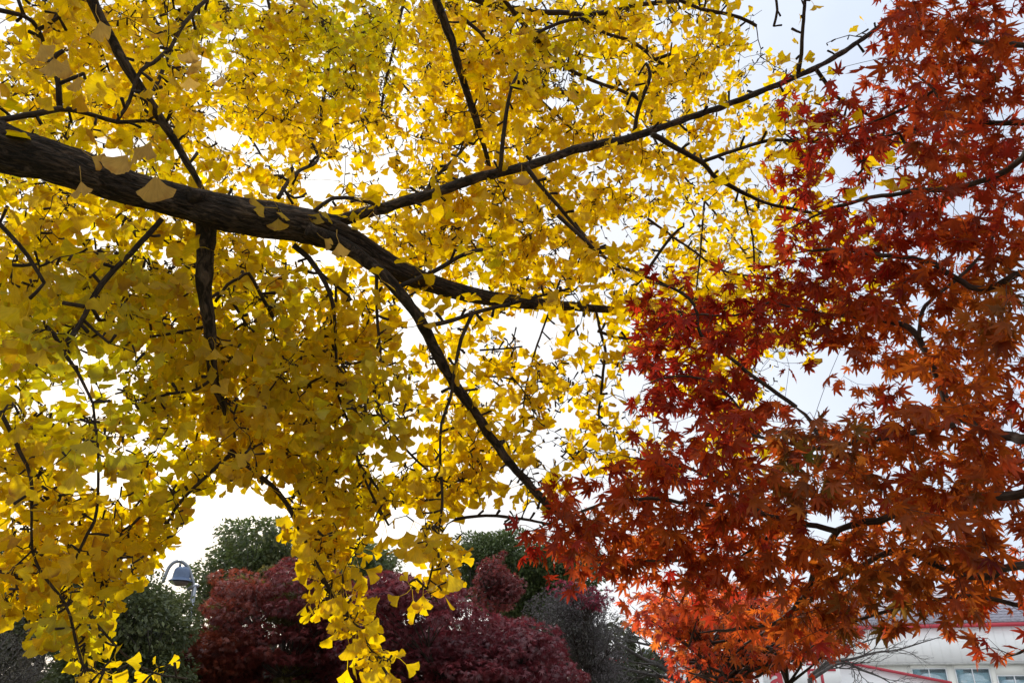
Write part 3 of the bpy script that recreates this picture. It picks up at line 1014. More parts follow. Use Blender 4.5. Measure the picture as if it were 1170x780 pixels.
# ------------------------------------------------------------------ the ginkgo
class Skeleton:
    def __init__(self):
        self.p = np.zeros((0, 3)); self.r = np.zeros(0); self.t = np.zeros((0, 3))

    def add(self, P, r):
        P = np.asarray(P)
        self.p = np.vstack([self.p, P]); self.r = np.concatenate([self.r, np.broadcast_to(r, len(P))])
        self.t = np.vstack([self.t, norm(np.gradient(P, axis=0))])

    def near(self, q):
        d2 = ((self.p - q) ** 2).sum(1)
        i = int(np.argmin(d2))
        return i, math.sqrt(d2[i])


def interp_depth(ctrl, px, py):
    c = np.asarray(ctrl, float)
    w = 1.0 / (((c[:, 0] - px) ** 2 + (c[:, 1] - py) ** 2) + 900.0) ** 1.5
    w /= w.sum()
    return float((c[:, 2] * w).sum()), float((c[:, 3] * w).sum())


COVER = [0, 0.05, 0.22, 0.5, 0.8, 1.15, 1.6, 2.2, 3.3, 4.6]
CELL = 30


def grid_of(rows, ncol=39):
    g = []
    for r in rows:
        r = r.replace(' ', '')
        assert len(r) == ncol, (r, len(r))
        g.append([COVER[int(c)] for c in r])
    return np.array(g)


#            0         1         2         3
GINKGO_GRID = grid_of([
    '999999999899999999988888877642111000000',
    '888888886899999888888887845720110000000',
    '888888856888888599999847888655200000000',
    '888888867888888488888745777446421000000',
    '888888885888888578887777775555542000000',
    '888856766578764477777777776345632111111',
    '866556766676333777777666665444433221111',
    '887776775554266688888777755555432111010',
    '888678777777666888888774635555433110000',
    '788776788865456888888885446655444310000',
    '899999988886556665588885567774444300000',
    '999999988887776644666557888886555300000',
    '998899999999887445554425588886542000000',
    '998668999999998445555565666666310000000',
    '866668999999998666666663436663100000000',
    '886768999999999777666663311661000000000',
    '999986599999996668866665311650000000000',
    '996677699999994488886555543352000000000',
    '999556786449999888876443111000000000000',
    '888888820039986475131000000000000000000',
    '999999600038974475000000000000000000000',
    '999688100005952274000000000000000000000',
    '999960000002973363000000000000000000000',
    '699840000000485220000000000000000000000',
    '048820000000175000000000000000000000000',
    '013833400000046100000000000000000000000',
])

# clear holes where the sky shows: (px, py, rx, ry)
GINKGO_GAPS = [(206, 654, 26, 20), (892, 430, 36, 36), (262, 588, 42, 30), (235, 612, 32, 26), (363, 208, 22, 16), (396, 176, 9, 14), (446, 62, 8, 14), (437, 100, 6, 26), (643, 92, 20, 15),
               (640, 118, 26, 8), (756, 27, 14, 9), (790, 14, 14, 8), (772, 118, 12, 20), (748, 152, 14, 12), (254, 155, 24, 11), (226, 72, 14, 9), (249, 92, 9, 14),
               (272, 40, 14, 8), (240, 128, 10, 8), (84, 442, 26, 12), (66, 452, 22, 8), (96, 408, 12, 14), (160, 495, 10, 16), (178, 515, 12, 10),
               (430, 515, 18, 8), (458, 601, 26, 14), (588, 374, 24, 12), (640, 291, 14, 9), (700, 266, 18, 11), (98, 545, 12, 10), (118, 560, 12, 10), (592, 545, 36, 14), (130, 565, 14, 9),
               (630, 512, 22, 26), (645, 470, 16, 24), (660, 430, 16, 16), (345, 297, 16, 9), (466, 352, 12, 20), (493, 312, 16, 8), (190, 300, 10, 14), (96, 262, 12, 6),
               (22, 296, 14, 8), (134, 182, 10, 7), (690, 318, 10, 7), (635, 256, 12, 8), (560, 400, 18, 9), (470, 385, 14, 18), (525, 375, 14, 8), (620, 400, 16, 12),
               (300, 8, 10, 8), (880, 30, 30, 26), (860, 80, 20, 24), (590, 590, 70, 8), (575, 610, 60, 12), (500, 440, 10, 14), (448, 460, 8, 12), (30, 20, 8, 6), (500, 330, 10, 6), (752, 300, 10, 14),
               (725, 440, 16, 40), (780, 160, 14, 8), (830, 190, 14, 8), (870, 210, 14, 10), (690, 560, 30, 20), (715, 250, 8, 6), (725, 350, 0, 0), (12, 130, 7, 5), (115, 470, 6, 5), (205, 430, 5, 4),
               (210, 460, 5, 5), (235, 500, 6, 5), (175, 250, 8, 8), (265, 290, 9, 5), (295, 320, 6, 6), (60, 360, 5, 4), (15, 345, 6, 4), (10, 80, 8, 6)]

GINKGO_DEPTH = [(40, 60, 1.95, 4.2), (100, 190, 2.0, 4.0), (220, 230, 2.1, 4.2), (160, 90, 2.0, 4.6), (300, 80, 3.0, 5.6), (450, 60, 3.2, 5.6), (600, 90, 2.7, 4.8), (720, 60, 2.8, 4.6), (820, 60, 3.2, 4.4),
                (800, 280, 3.4, 5.6), (880, 280, 3.6, 5.4), (600, 260, 2.3, 4.4), (480, 240, 2.3, 4.4), (340, 180, 2.6, 5.0), (650, 360, 2.2, 3.2), (740, 360, 2.5, 3.6), (690, 460, 2.7, 3.4),
                (560, 440, 2.4, 3.6), (480, 370, 2.3, 3.4), (420, 420, 1.85, 3.0), (300, 300, 2.0, 3.2), (240, 350, 2.1, 3.2), (100, 310, 1.65, 2.9), (100, 420, 1.55, 2.7), (60, 500, 1.55, 2.7), (250, 450, 1.95, 3.0), (250, 520, 1.9, 3.0),
                (40, 640, 1.75, 2.3), (130, 610, 1.9, 2.7), (90, 740, 1.8, 2.3), (390, 700, 2.3, 2.6), (490, 640, 2.0, 2.3), (340, 570, 2.2, 2.9), (480, 550, 2.1, 3.0), (580, 520, 2.4, 3.2),
                (1000, 170, 1.9, 2.3), (1100, 180, 1.9, 2.3)]

ginkgo_root = W(-420, 60, 1.55)
GBASE = np.array([-2.55, 0.75, 0.0])
ginkgo = thing('ginkgo_tree', tuple(GBASE), 'large yellow ginkgo with a dark rough limb reaching in from the left edge', 'tree')
SK = Skeleton()


def g_branch(name, pts, mat, sides=8, rough=0.0, wob=0.25, step=0.04, label=None, skel=True, mb=None):
    P, r = px_path(pts, step, wob)
    if mb is None:
        b = MB(); b.tube(P, r, sides * 2 if rough else sides, rough * .4, ridges=rough)
        o = b.build(name, mat, ginkgo, smooth=True)
        if label:
            o['label'] = label
    if skel:
        SK.add(P, r)
    return P, r


# trunk, standing left of the picture
tk = MB()
tp_g = spline([[*GBASE, 0.34], [GBASE[0] + .02, GBASE[1], 0.4, 0.27], [GBASE[0] + .05, GBASE[1] + .03, 1.6, 0.23], [GBASE[0] + .12, GBASE[1] + .05, 2.8, 0.20],
             [GBASE[0] + .1, GBASE[1] + .1, 4.5, 0.15], [GBASE[0] + .15, GBASE[1] + .2, 6.5, 0.09], [GBASE[0] + .2, GBASE[1] + .2, 8.5, 0.03]], 0.06)
tk.tube(tp_g[:, :3], tp_g[:, 3], 28, 0.035)
tk.build('trunk', M_BARK, ginkgo, smooth=True)

LT = tuple(GBASE + np.array([.12, .05, 2.75]))
lx, ly, ld = proj(np.array(LT))
# main limb
main_px = [(-160, 112, 1.62, 84), (-60, 142, 1.66, 74), (0, 168, 1.7, 64), (50, 182, 1.74, 56), (100, 197, 1.8, 51), (150, 214, 1.86, 46), (205, 229, 1.93, 46), (245, 241, 1.97, 49), (290, 251, 2.03, 46), (345, 258, 2.1, 43),
           (400, 277, 2.18, 36), (450, 306, 2.27, 28), (500, 326, 2.38, 23), (550, 339, 2.5, 19), (600, 346, 2.63, 16), (650, 350, 2.78, 12), (700, 354, 2.95, 9), (765, 357, 3.2, 6), (830, 352, 3.5, 3)]
rows = [[*LT, 0.10], [*(np.array(LT) * .5 + W(-160, 112, 1.62) * .5 + np.array([0, 0, .03])), 0.08]] + [[*W(a, b, c), .43 * w * c / F] for a, b, c, w in main_px]
S = spline(rows, 0.012)
lb = MB(); lb.tube(S[:, :3], S[:, 3], 56, 0.012, ridges=0.15)
o = lb.build('limb', M_BARK, ginkgo, smooth=True); o['label'] = 'thick dark limb with cracked bark crossing from the left edge'
SK.add(S[::4, :3], S[::4, 3])

B = []   # (points, sides, spurs)
def gb(pts, w0, w1, d0, d1, sides=7, label=None, big=False):
    mat = M_BARK if big else M_TWIG
    P, r = g_branch('branch', P4(pts, w0, w1, d0, d1), mat, sides, 0.05 if big else 0.0, 0.12 if big else 0.3, 0.015 if big else 0.025, label)
    B.append((P, r, big))
    return P, r


gb([(352, 262), (392, 280), (440, 316), (480, 366), (510, 424), (545, 475), (580, 525), (622, 572), (660, 606), (700, 660)], 16, 7, 2.05, 2.55, 14, 'long straight branch running down to the maple', True)
gb([(215, 222), (250, 229), (300, 236), (345, 244), (385, 252), (430, 239), (490, 222), (550, 202), (605, 189), (660, 170), (720, 158), (770, 140), (830, 120), (900, 92), (950, 68), (1008, 28), (1030, 5)], 17, 4, 1.9, 3.1, 12, 'long branch rising to the upper right', True)
gb([(95, -30), (105, 0), (125, 40), (150, 85), (180, 130), (205, 170), (228, 212), (240, 250)], 13, 7, 1.95, 2.12, 10, None, True)
gb([(470, -40), (497, 0), (515, 45), (530, 95), (545, 140), (555, 175), (562, 205)], 11, 6, 2.75, 2.95, 10, None, True)
gb([(237, 248), (234, 285), (234, 330), (239, 370), (241, 405), (247, 440), (258, 470), (264, 500)], 24, 4, 1.98, 2.2, 12, 'short thick branch hanging straight down from the limb', True)
TW = [
    ([(560, -20), (592, 20), (613, 44), (633, 68), (671, 89), (708, 103), (729, 116)], 6, 4, 3.0, 3.4),
    ([(520, -8), (560, 4), (599, 14), (640, 15), (674, 17), (725, 7), (780, 0), (830, -10)], 8, 5, 3.2, 3.6),
    ([(609, 40), (640, 27), (675, 20)], 4, 4, 3.1, 3.2),
    ([(-40, 145), (0, 137), (41, 130), (68, 125), (99, 130), (133, 140), (168, 138), (215, 150)], 9, 3, 1.7, 2.2),
    ([(68, 121), (67, 96), (60, 68), (72, 58)], 7, 5, 1.8, 1.8),
    ([(67, 96), (96, 84)], 5, 4, 1.8, 1.8),
    ([(133, 140), (147, 116), (161, 82), (175, 72), (190, 60)], 4, 5, 1.95, 2.1),
    ([(161, 110), (176, 103), (197, 51), (219, 17), (243, -5)], 4, 5, 2.2, 2.6),
    ([(205, 12), (219, 17)], 5, 5, 2.5, 2.6),
    ([(-10, 10), (27, 17), (44, 34), (51, 55)], 6, 4, 2.0, 2.1), ([(44, 34), (68, 20), (80, -5)], 5, 4, 2.0, 2.0), ([(27, 17), (18, -8)], 4, 4, 2.0, 2.0),
    ([(366, 20), (376, 51), (375, 86), (368, 123), (366, 171), (363, 185)], 4, 3, 4.2, 4.0),
    ([(318, 226), (330, 207), (342, 195), (360, 186), (364, 176)], 5, 3, 2.2, 2.6), ([(325, 218), (336, 226), (348, 224)], 3, 3, 2.2, 2.2),
    ([(462, -5), (455, 30), (448, 62), (440, 96), (433, 147)], 4, 3, 4.2, 4.2), ([(428, 10), (414, 40), (400, 66)], 4, 3, 4.4, 4.4),
    ([(510, 5), (541, 31), (558, 48), (589, 82), (619, 116), (654, 147)], 5, 3, 3.2, 3.2),
    ([(724, 154), (732, 116), (743, 86), (738, 72)], 5, 4, 2.7, 2.7), ([(732, 116), (722, 106)], 4, 4, 2.7, 2.7),
    ([(664, 18), (691, 38), (722, 48), (749, 68), (767, 79)], 4, 4, 3.4, 3.4), ([(749, 68), (766, 62)], 4, 4, 3.4, 3.4),
    ([(745, 154), (771, 168), (804, 188), (821, 205), (852, 222), (890, 236), (934, 243), (960, 236)], 7, 3, 2.62, 2.9),
    ([(800, 186), (845, 170), (885, 160), (930, 163), (975, 161), (1010, 156), (1045, 148)], 4.5, 3, 2.7, 2.7),
    ([(912, 84), (915, 62), (918, 30), (921, -8)], 5, 4, 2.9, 2.9), ([(933, 80), (955, 110), (990, 130), (1028, 155)], 5, 3, 2.95, 3.0),
    ([(602, 192), (620, 215), (650, 250), (680, 286)], 6, 3, 2.45, 2.45), ([(571, 196), (577, 137), (585, 99), (592, 85)], 5, 4, 2.4, 2.5),
    ([(637, 246), (664, 270), (678, 284)], 5, 4, 2.4, 2.4), ([(480, 226), (500, 200), (525, 175), (545, 152)], 4, 3, 2.35, 3.4),
    ([(350, 250), (380, 227), (410, 229), (440, 236)], 5, 5, 2.1, 2.2), ([(185, 250), (151, 288), (116, 325), (92, 370), (70, 399)], 6, 7, 1.9, 1.75),
    ([(70, 399), (89, 424), (106, 459)], 5, 3, 1.75, 1.75), ([(96, 366), (108, 378), (125, 392)], 4, 3, 1.8, 1.8), ([(96, 350), (72, 346)], 5, 5, 1.8, 1.8),
    ([(-20, 235), (0, 257), (31, 291), (51, 323)], 6, 4, 1.75, 1.75), ([(335, 280), (366, 312), (380, 346), (383, 380), (385, 448)], 7, 3, 2.1, 2.2), ([(366, 312), (400, 339)], 4, 3, 2.12, 2.2),
    ([(246, 345), (260, 325), (273, 318), (285, 312), (297, 335), (312, 362)], 4, 4, 2.2, 2.3), ([(262, 338), (282, 372)], 4, 3, 2.2, 2.2), ([(240, 345), (246, 390)], 3, 2, 2.1, 2.1),
    ([(484, 373), (517, 366), (544, 356), (585, 346), (613, 339), (650, 330)], 6, 3, 2.2, 2.45), ([(452, 329), (493, 311), (530, 291), (550, 285)], 6, 4, 2.18, 2.3),
    ([(541, 356), (527, 387), (519, 428), (515, 455), (505, 483), (503, 517), (505, 570), (502, 602), (495, 640), (488, 672)], 4.5, 2.5, 2.22, 2.2),
    ([(430, 310), (431, 360), (435, 402)], 4, 3, 2.15, 2.15), ([(548, 400), (570, 399), (597, 396)], 2.5, 2, 2.6, 2.6), ([(545, 430), (570, 430), (588, 434)], 2.5, 2, 2.6, 2.6),
    ([(692, 400), (688, 440), (684, 469), (684, 489), (672, 505), (658, 520)], 3.5, 2, 2.9, 2.9), ([(683, 378), (715, 387), (746, 383), (775, 388)], 4, 3, 2.8, 2.9),
    ([(698, 301), (736, 315), (780, 335), (800, 350)], 4, 3, 3.0, 3.1), ([(736, 315), (767, 270), (781, 259)], 4, 2.5, 3.05, 3.05),
    ([(660, 260), (698, 301)], 3, 4, 2.45, 3.0), ([(680, 350), (692, 400)], 3, 3.5, 2.85, 2.9),
    ([(520, 593), (545, 590), (567, 589), (605, 594), (640, 600)], 4, 3, 2.4, 2.5), ([(590, 590), (580, 598), (576, 597)], 3, 3, 2.42, 2.42),
    ([(0, 470), (24, 517), (35, 545), (36, 579)], 5, 3, 1.8, 1.8), ([(106, 459), (112, 520), (111, 583), (100, 610), (87, 638)], 3, 4, 1.8, 1.9),
    ([(36, 579), (40, 640), (75, 690), (88, 740), (100, 775)], 3, 3, 1.8, 1.9), ([(100, 700), (140, 745), (175, 768), (215, 775)], 3, 2, 1.9, 2.0),
    ([(262, 515), (300, 545), (330, 580), (355, 630), (376, 672), (402, 708), (424, 742), (446, 775)], 6, 3, 2.15, 2.45),
    ([(385, 448), (400, 490), (410, 530), (425, 565), (444, 600)], 3, 3, 2.2, 2.3), ([(410, 530), (425, 548), (440, 570)], 4, 3, 2.25, 2.25),
    ([(262, 520), (235, 545), (205, 575), (190, 600)], 5, 3, 2.2, 2.3), ([(200, 560), (150, 600), (125, 650)], 3, 3, 2.2, 2.1), ([(430, 470), (470, 520), (510, 550), (545, 540)], 3, 2, 2.3, 2.5),
    ([(385, 420), (330, 450), (290, 470), (220, 460)], 3, 3, 2.2, 2.4), ([(130, 380), (170, 385), (210, 378), (240, 372)], 3, 4, 2.1, 2.1), ([(155, 465), (190, 450), (225, 445), (246, 430)], 3, 4, 2.1, 2.1),
    ([(775, 0), (800, 10), (845, 20), (864, 30)], 4, 4, 3.3, 3.3), ([(886, -5), (888, 12), (884, 30)], 3, 3, 3.1, 3.1), ([(640, 320), (612, 400), (600, 450), (598, 490)], 2.5, 2, 2.7, 2.8),
    ([(805, 230), (800, 290), (795, 340)], 2.5, 2, 3.5, 3.5), ([(850, 225), (860, 270), (862, 310)], 2.5, 2, 3.4, 3.6), ([(740, 250), (790, 285), (830, 310), (900, 320)], 3, 2, 3.3, 3.7),
    ([(150, -30), (200, 60), (260, 120), (300, 180)], 3.5, 2.5, 4.6, 4.8), ([(300, -30), (320, 60), (345, 130)], 3.5, 2.5, 4.9, 5.0), ([(640, -30), (700, 80), (760, 180), (800, 260)], 3.5, 2, 4.4, 4.8),
    ([(780, 200), (830, 260), (880, 330)], 2.5, 2, 4.6, 5.0), ([(380, 230), (420, 280), (520, 270), (600, 300)], 3, 2, 3.6, 4.0), ([(330, -20), (480, 120), (520, 250)], 3, 2, 4.8, 4.6),
]
for pts, w0, w1, d0, d1 in TW:
    gb(pts, w0, w1, d0, d1)
for k in range(7):      # unseen twigs above the picture carry the crown on over the viewer
    a = -200 + 170 * k
    P, r = px_path([(a, -60, 3.0, 6), (a + 60, -260, 2.8, 6), (a + 100, -520, 2.6, 6), (a + 120, -900, 2.4, 5)], 0.05)
    SK.add(P, r)

g_pos, g_y, g_scale = [], [], []          # leaf candidates kept
g_cov = np.zeros_like(GINKGO_GRID)
twigs = MB()
spurs_mb = MB()
OVER = 0.00094


def spur(p, t, length, rad, build=True):
    """short woody spur standing off a twig; returns its tip"""
    a = rand_dirs(1)[0]
    a = norm(a - t * (a @ t))
    a = norm(a + 0.45 * t * RNG.choice([-1, 1]))
    b = norm(a + 0.25 * np.array([0, 0, -1]) * RNG.uniform(-1, 1))
    P = np.array([p, p + a * length * 0.5, p + a * length * 0.5 + b * length * 0.5])
    if build:
        twigs.tube(P, [rad * 0.8, rad, rad * 1.15], 5)
    return P[-1], b, (P, [rad * 0.8, rad, rad * 1.15], 5)


OVERHEAD = [False]


def keep_leaf(pos, gaps, grid, cov, per, tol=1.0):
    """screen quota: True when the leaf's place still wants foliage"""
    px, py, d = proj(pos)
    if OVERHEAD[0] and (d < .35 or py < -40 or px < -40 or px > PW + 40):
        return True
    if d < 0.6:
        return False
    if px < -60 or py < -60 or px > PW + 60 or py > PH + 60:
        return RNG.random() < 0.8
    for gx, gy, rx, ry in gaps:
        if rx and ((px - gx) / rx) ** 2 + ((py - gy) / ry) ** 2 < 1.0:
            return RNG.random() < 0.04
    c, r = int(min(max(px, 0), PW - 1) // CELL), int(min(max(py, 0), PH - 1) // CELL)
    # blend with neighbours so that cell borders do not show
    c2 = int(min(max(px + RNG.normal(0, 9), 0), PW - 1) // CELL)
    r2 = int(min(max(py + RNG.normal(0, 9), 0), PH - 1) // CELL)
    want = grid[r2, c2]
    a = per * (F / d) ** 2 / (CELL * CELL)
    if cov[r, c] + a * 0.5 > want:
        return False
    cov[r, c] += a
    return True


def ginkgo_cluster(p, b, n):
    kept = 0
    for _ in range(n):
        d = norm(RNG.normal(0, 0.6, 3) + 0.55 * b + np.array([0, 0, -0.62]))
        s = RNG.uniform(0.56, 0.98)
        if RNG.random() < 0.12:
            s *= 0.7
        c = p + d * 0.075 * s
        if keep_leaf(c, GINKGO_GAPS, GINKGO_GRID, g_cov, OVER * s * s):
            kept += 1
            g_pos.append(p); g_y.append(d); g_scale.append(s)
    return kept


for P, r, big in B:                       # spurs with their leaf rosettes on the drawn branches
    T = norm(np.gradient(P, axis=0))
    acc = 0.0
    for i in range(1, len(P)):
        acc += np.linalg.norm(P[i] - P[i - 1])
        if acc > (0.10 if big else 0.042):
            acc = RNG.uniform(-0.02, 0.012)
            l = RNG.uniform(0.014, 0.045)
            tip, b, _s = spur(P[i], T[i], r[i] + l, RNG.uniform(0.0034, 0.005) if r[i] > .004 else RNG.uniform(.0026, .0036))
            if RNG.random() < 0.75:
                ginkgo_cluster(tip, b, RNG.integers(2, 5))


def grow(q, maxlen, wr=(0.0016, 0.0030), spacing=0.036, leaves=(2, 5)):
    i, dist = SK.near(q)
    if dist < 0.04 or dist > maxlen:
        return False
    a, t = SK.p[i], SK.t[i]
    v = q - a
    mid = a + v * 0.45 + rand_dirs(1)[0] * dist * 0.14 + t * dist * 0.12 + np.array([0, 0, 0.08 * dist])
    S = spline(np.array([a, mid, q]), 0.03)
    if len(S) < 3:
        return False
    n = RNG.normal(0, 0.004, S.shape); n[0] = 0
    S = S + n
    r0 = min(SK.r[i], RNG.uniform(*wr) * (0.8 + dist))
    r = np.linspace(r0, max(0.0012, r0 * 0.55), len(S))
    T = norm(np.gradient(S, axis=0))
    last, sp = 0, []
    for j in range(1, len(S), 1):
        if RNG.random() < 0.75:
            tip, b, geo = spur(S[j], T[j], RNG.uniform(0.008, 0.034), RNG.uniform(.0022, .0036), False)
            k = ginkgo_cluster(tip, b, RNG.integers(*leaves))
            if k:
                last = j
            if k or RNG.random() < .12:
                sp.append((j, geo))
    if last == 0:
        return False
    e = min(len(S), last + 2)
    S, r = S[:e], r[:e]
    twigs.tube(S, r, 5)
    for j, geo in sp:
        if j < e:
            twigs.tube(*geo)
    SK.add(S[1:], r[1:])
    return True


nr, nc = GINKGO_GRID.shape
for it in range(9):
    targets = []
    for rr in range(nr):
        for cc in range(nc):
            lack = GINKGO_GRID[rr, cc] - g_cov[rr, cc]
            if lack <= 0.12 * GINKGO_GRID[rr, cc]:
                continue
            px0, py0 = (cc + .5) * CELL, (rr + .5) * CELL
            z0, z1 = interp_depth(GINKGO_DEPTH, px0, py0)
            zm = (z0 + z1) / 2
            need = lack * CELL * CELL / (OVER * (F / zm) ** 2) / 14.0
            k = RNG.poisson(min(need, 4) * 0.8)
            for _ in range(k):
                u = RNG.random() ** 0.8
                targets.append((px0 + RNG.uniform(-15, 15), py0 + RNG.uniform(-15, 15), z0 + (z1 - z0) * u))
    if it == 0:     # the crown above and behind the picture
        for _ in range(520):
            targets.append((RNG.uniform(-350, 950), RNG.uniform(-700, -30), RNG.uniform(2.0, 4.2)))
        for _ in range(160):
            targets.append((RNG.uniform(-400, -20), RNG.uniform(0, 700), RNG.uniform(1.6, 3.0)))
    if not targets:
        break
    Q = np.array([W(*t) for t in targets])
    order = np.argsort([SK.near(q)[1] for q in Q])
    for k in order:
        grow(Q[k], 0.55 if it < 2 else 0.95)

# unseen crown overhead and behind the viewer, added to block the back sky
OVERHEAD[0] = True
for ends in ([(-1.6, 0.2, 3.4), (-.6, -.6, 3.9), (.3, -1.4, 4.3)], [(-2.0, -.3, 3.6), (-1.6, -1.6, 4.1), (-1.2, -2.6, 4.4)], [(-1.6, .9, 4.2), (-.6, .8, 4.9), (.5, .5, 5.3)]):
    j = int(np.argmin(np.abs(tp_g[:, 2] - ends[0][2] + .4)))
    S = spline([[*tp_g[j, :3], .055]] + [[*e, .05 - .018 * k] for k, e in enumerate(ends)], .05)
    bb_ = MB(); bb_.tube(S[:, :3], S[:, 3], 10, .03); bb_.build('branch', M_BARK, ginkgo, smooth=True)
    SK.add(S[:, :3], S[:, 3])
Q = np.stack([RNG.uniform(-2.8, 1.2, 620), RNG.uniform(-2.8, 1.5, 620), RNG.uniform(3.0, 5.4, 620)], 1)
for k in np.argsort([SK.near(q)[1] for q in Q]):
    grow(Q[k], 1.3)
OVERHEAD[0] = False

# a few large leaves hanging close in front of the limb
HERO = [(91, 190, 1.52, 0.2, 1.0), (94, 172, 1.6, 1.0, .8), (177, 180, 1.5, 0.1, 1.22), (158, 160, 1.5, -.5, 1.15), (178, 150, 1.55, -.3, .9), (135, 168, 1.6, .4, .9), (152, 150, 1.6, .2, .8), (60, 48, 1.5, .2, 1.05), (84, 46, 1.6, -.2, 1.0), (40, 40, 1.5, .6, .9),
        (222, 45, 1.9, -.1, 1.0), (215, 58, 1.9, .5, 1.0), (215, 78, 2.0, .2, .9), (253, 76, 2.0, .1, .85), (110, 5, 1.5, .3, 1.0), (385, 262, 1.85, .2, .9), (362, 266, 1.85, .9, .8), (596, 188, 2.1, 0, .9), (90, 72, 1.7, .1, 1.0)]
for px, py, d, a, s in HERO:
    g_pos.append(W(px, py, d)); g_scale.append(s * .8)
    g_y.append(norm(-UP * math.cos(a) + RIGHT * math.sin(a) - FWD * 0.2))

g_pos = np.array(g_pos); g_y = np.array(g_y); g_scale = np.array(g_scale)
n = len(g_pos)
zd = rand_dirs(n)
zd[-len(HERO):] = -FWD + RNG.normal(0, .25, (len(HERO), 3))
gx, gy_, gd = proj(g_pos)
# leaf colour: golden, with greener leaves in some sprays and a few browned ones
green_c = [(60, 380, 70), (150, 470, 60), (300, 420, 45), (640, 60, 50), (410, 30, 70), (240, 30, 60), (380, 70, 50), (160, 190, 40), (30, 160, 60), (90, 440, 90), (180, 330, 90), (420, 440, 60), (400, 520, 60), (560, 290, 30), (90, 700, 50), (200, 560, 50), (330, 330, 50)]
gr = np.zeros(n)
for a, b, c in green_c:
    gr += 0.8 * np.exp(-((gx - a) ** 2 + (gy_ - b) ** 2) / c ** 2)
gr = np.clip(gr * RNG.uniform(0.2, 1.3, n) + RNG.normal(0.05, 0.12, n), 0, 1)[:, None]
gold = np.array([0.84, 0.585, 0.028]); lime = np.array([0.58, 0.53, 0.04]); brown = np.array([0.62, 0.30, 0.03])
colr = gold * (1 - gr) + lime * gr
br = (RNG.random(n) < 0.05)[:, None]
colr = np.where(br, colr * .4 + brown * .6, colr)
colr = colr * RNG.uniform(0.86, 1.1, (n, 1))
colr[-len(HERO):] = np.array([.56, .38, .10]) * RNG.uniform(.85, 1.1, (len(HERO), 1))  # tan tint puts the shade on these front leaves into their colour
print('ginkgo leaves', n)

spray = ((gx > 300) & (gx < 470) & (gy_ > 590), (gx >= 430) & (gx < 545) & (gy_ > 575), (gx < 235) & (gy_ > 545))
rest = ~(spray[0] | spray[1] | spray[2])
zones = [('foliage', spray[0], 'long bright yellow spray hanging before the dark red maples'), ('foliage', spray[1] & ~spray[0], 'short yellow spray hanging left of the maple'),
         ('foliage', spray[2], 'sunlit yellow sprays in the lower left corner'), ('foliage', rest, None)]
for nm, m, lab in zones:
    fb = MB()
    near = m & (gd < 3.2); far = m & ~near
    put_leaves(fb, GT, g_pos[near], g_y[near], zd[near], g_scale[near], colr[near])
    put_leaves(fb, GT_LOW, g_pos[far], g_y[far], zd[far], g_scale[far], colr[far])
    if fb.n:
        o = fb.build(nm, M_GINKGO, ginkgo, smooth=True)
        if lab:
            o['label'] = lab
struct(twigs.build('twigs', M_TWIG, ginkgo, smooth=True), 'stuff')

# ------------------------------------------------------------------ the near Japanese maple
COVER[7:] = [2.1, 2.8, 3.6]
MAPLE_GRID = grid_of([
    '000000000000000000000000000000000599999',
    '000000000000000000000000000000000589999',
    '000000000000000000000000000000001489999',
    '000000000000000000000000000001234678888',
    '000000000000000000000000000003566788888',
    '000000000000000000000000000000677788888',
    '000000000000000000000000000004755458888',
    '000000000000000000000000000000643588788',
    '000000000000000000000000000003577899999',
    '000000000000000000000000000015688788999',
    '000000000000000000000000334345788899999',
    '000000000000000000000000567678899976999',
    '000000000000000000000000788888888976899',
    '000000000000000000000000777775246888999',
    '000000000000000000000000688885015648999',
    '000000000000000000000000578886324578999',
    '000000000000000000000001356889788899799',
    '000000000000000000000014788899999889999',
    '000000000000000000000658999999998899999',
    '000000000000000000004789999999969999999',
    '000000000000000000026899999999968779999',
    '000000000000000000013688999999989888999',
    '000000000000000000000233347788879999999',
    '000000000000000000000000011368998867777',
    '000000000000000000000000000014675411335',
    '000000000000000000000000000011111000002',
])
MAPLE_GAPS = [(890, 430, 22, 30), (912, 445, 22, 16), (865, 425, 8, 12), (955, 455, 26, 8), (985, 432, 20, 9), (1000, 425, 12, 6), (960, 192, 16, 14), (945, 215, 16, 8), (1060, 352, 8, 10), (1048, 372, 8, 6), (935, 595, 16, 10), (940, 612, 18, 9),
              (965, 560, 7, 8), (938, 562, 8, 8), (1000, 642, 14, 7), (975, 660, 10, 5), (1082, 480, 14, 5), (995, 278, 10, 5), (1090, 235, 8, 5), (1010, 540, 8, 4), (880, 684, 14, 7), (980, 240, 6, 6), (1050, 195, 7, 5), (1110, 225, 7, 5), (1120, 205, 5, 5), (790, 445, 8, 5), (770, 480, 10, 6),
              (745, 490, 14, 14), (848, 392, 6, 8), (1015, 210, 8, 6), (930, 705, 6, 5), (917, 735, 8, 4), (820, 370, 5, 4), (905, 690, 4, 5), (1040, 268, 6, 4)]
MAPLE_DEPTH = [(900, 150, 2.5, 3.2), (980, 120, 2.3, 3.2), (1100, 60, 1.8, 3.0), (1150, 200, 1.7, 3.0), (1000, 270, 2.0, 3.0), (920, 310, 2.2, 3.0), (770, 350, 2.2, 2.7), (750, 420, 2.1, 2.6), (1060, 380, 1.8, 3.0), (1150, 420, 1.4, 2.6),
               (640, 590, 2.0, 2.4), (720, 560, 1.9, 2.5), (860, 520, 1.55, 2.4), (960, 510, 1.5, 2.4), (1080, 560, 1.5, 2.6), (900, 640, 1.7, 2.6), (700, 650, 2.0, 2.6), (1050, 660, 1.7, 2.6), (1140, 720, 2.0, 2.3), (930, 730, 1.9, 2.7), (1150, 620, 1.5, 2.5)]
MBASE = np.array([2.75, 2.15, 0.0])
maple = thing('japanese_maple', tuple(MBASE), 'near japanese maple with orange and crimson pointed leaves filling the right side', 'tree')
MK = Skeleton()
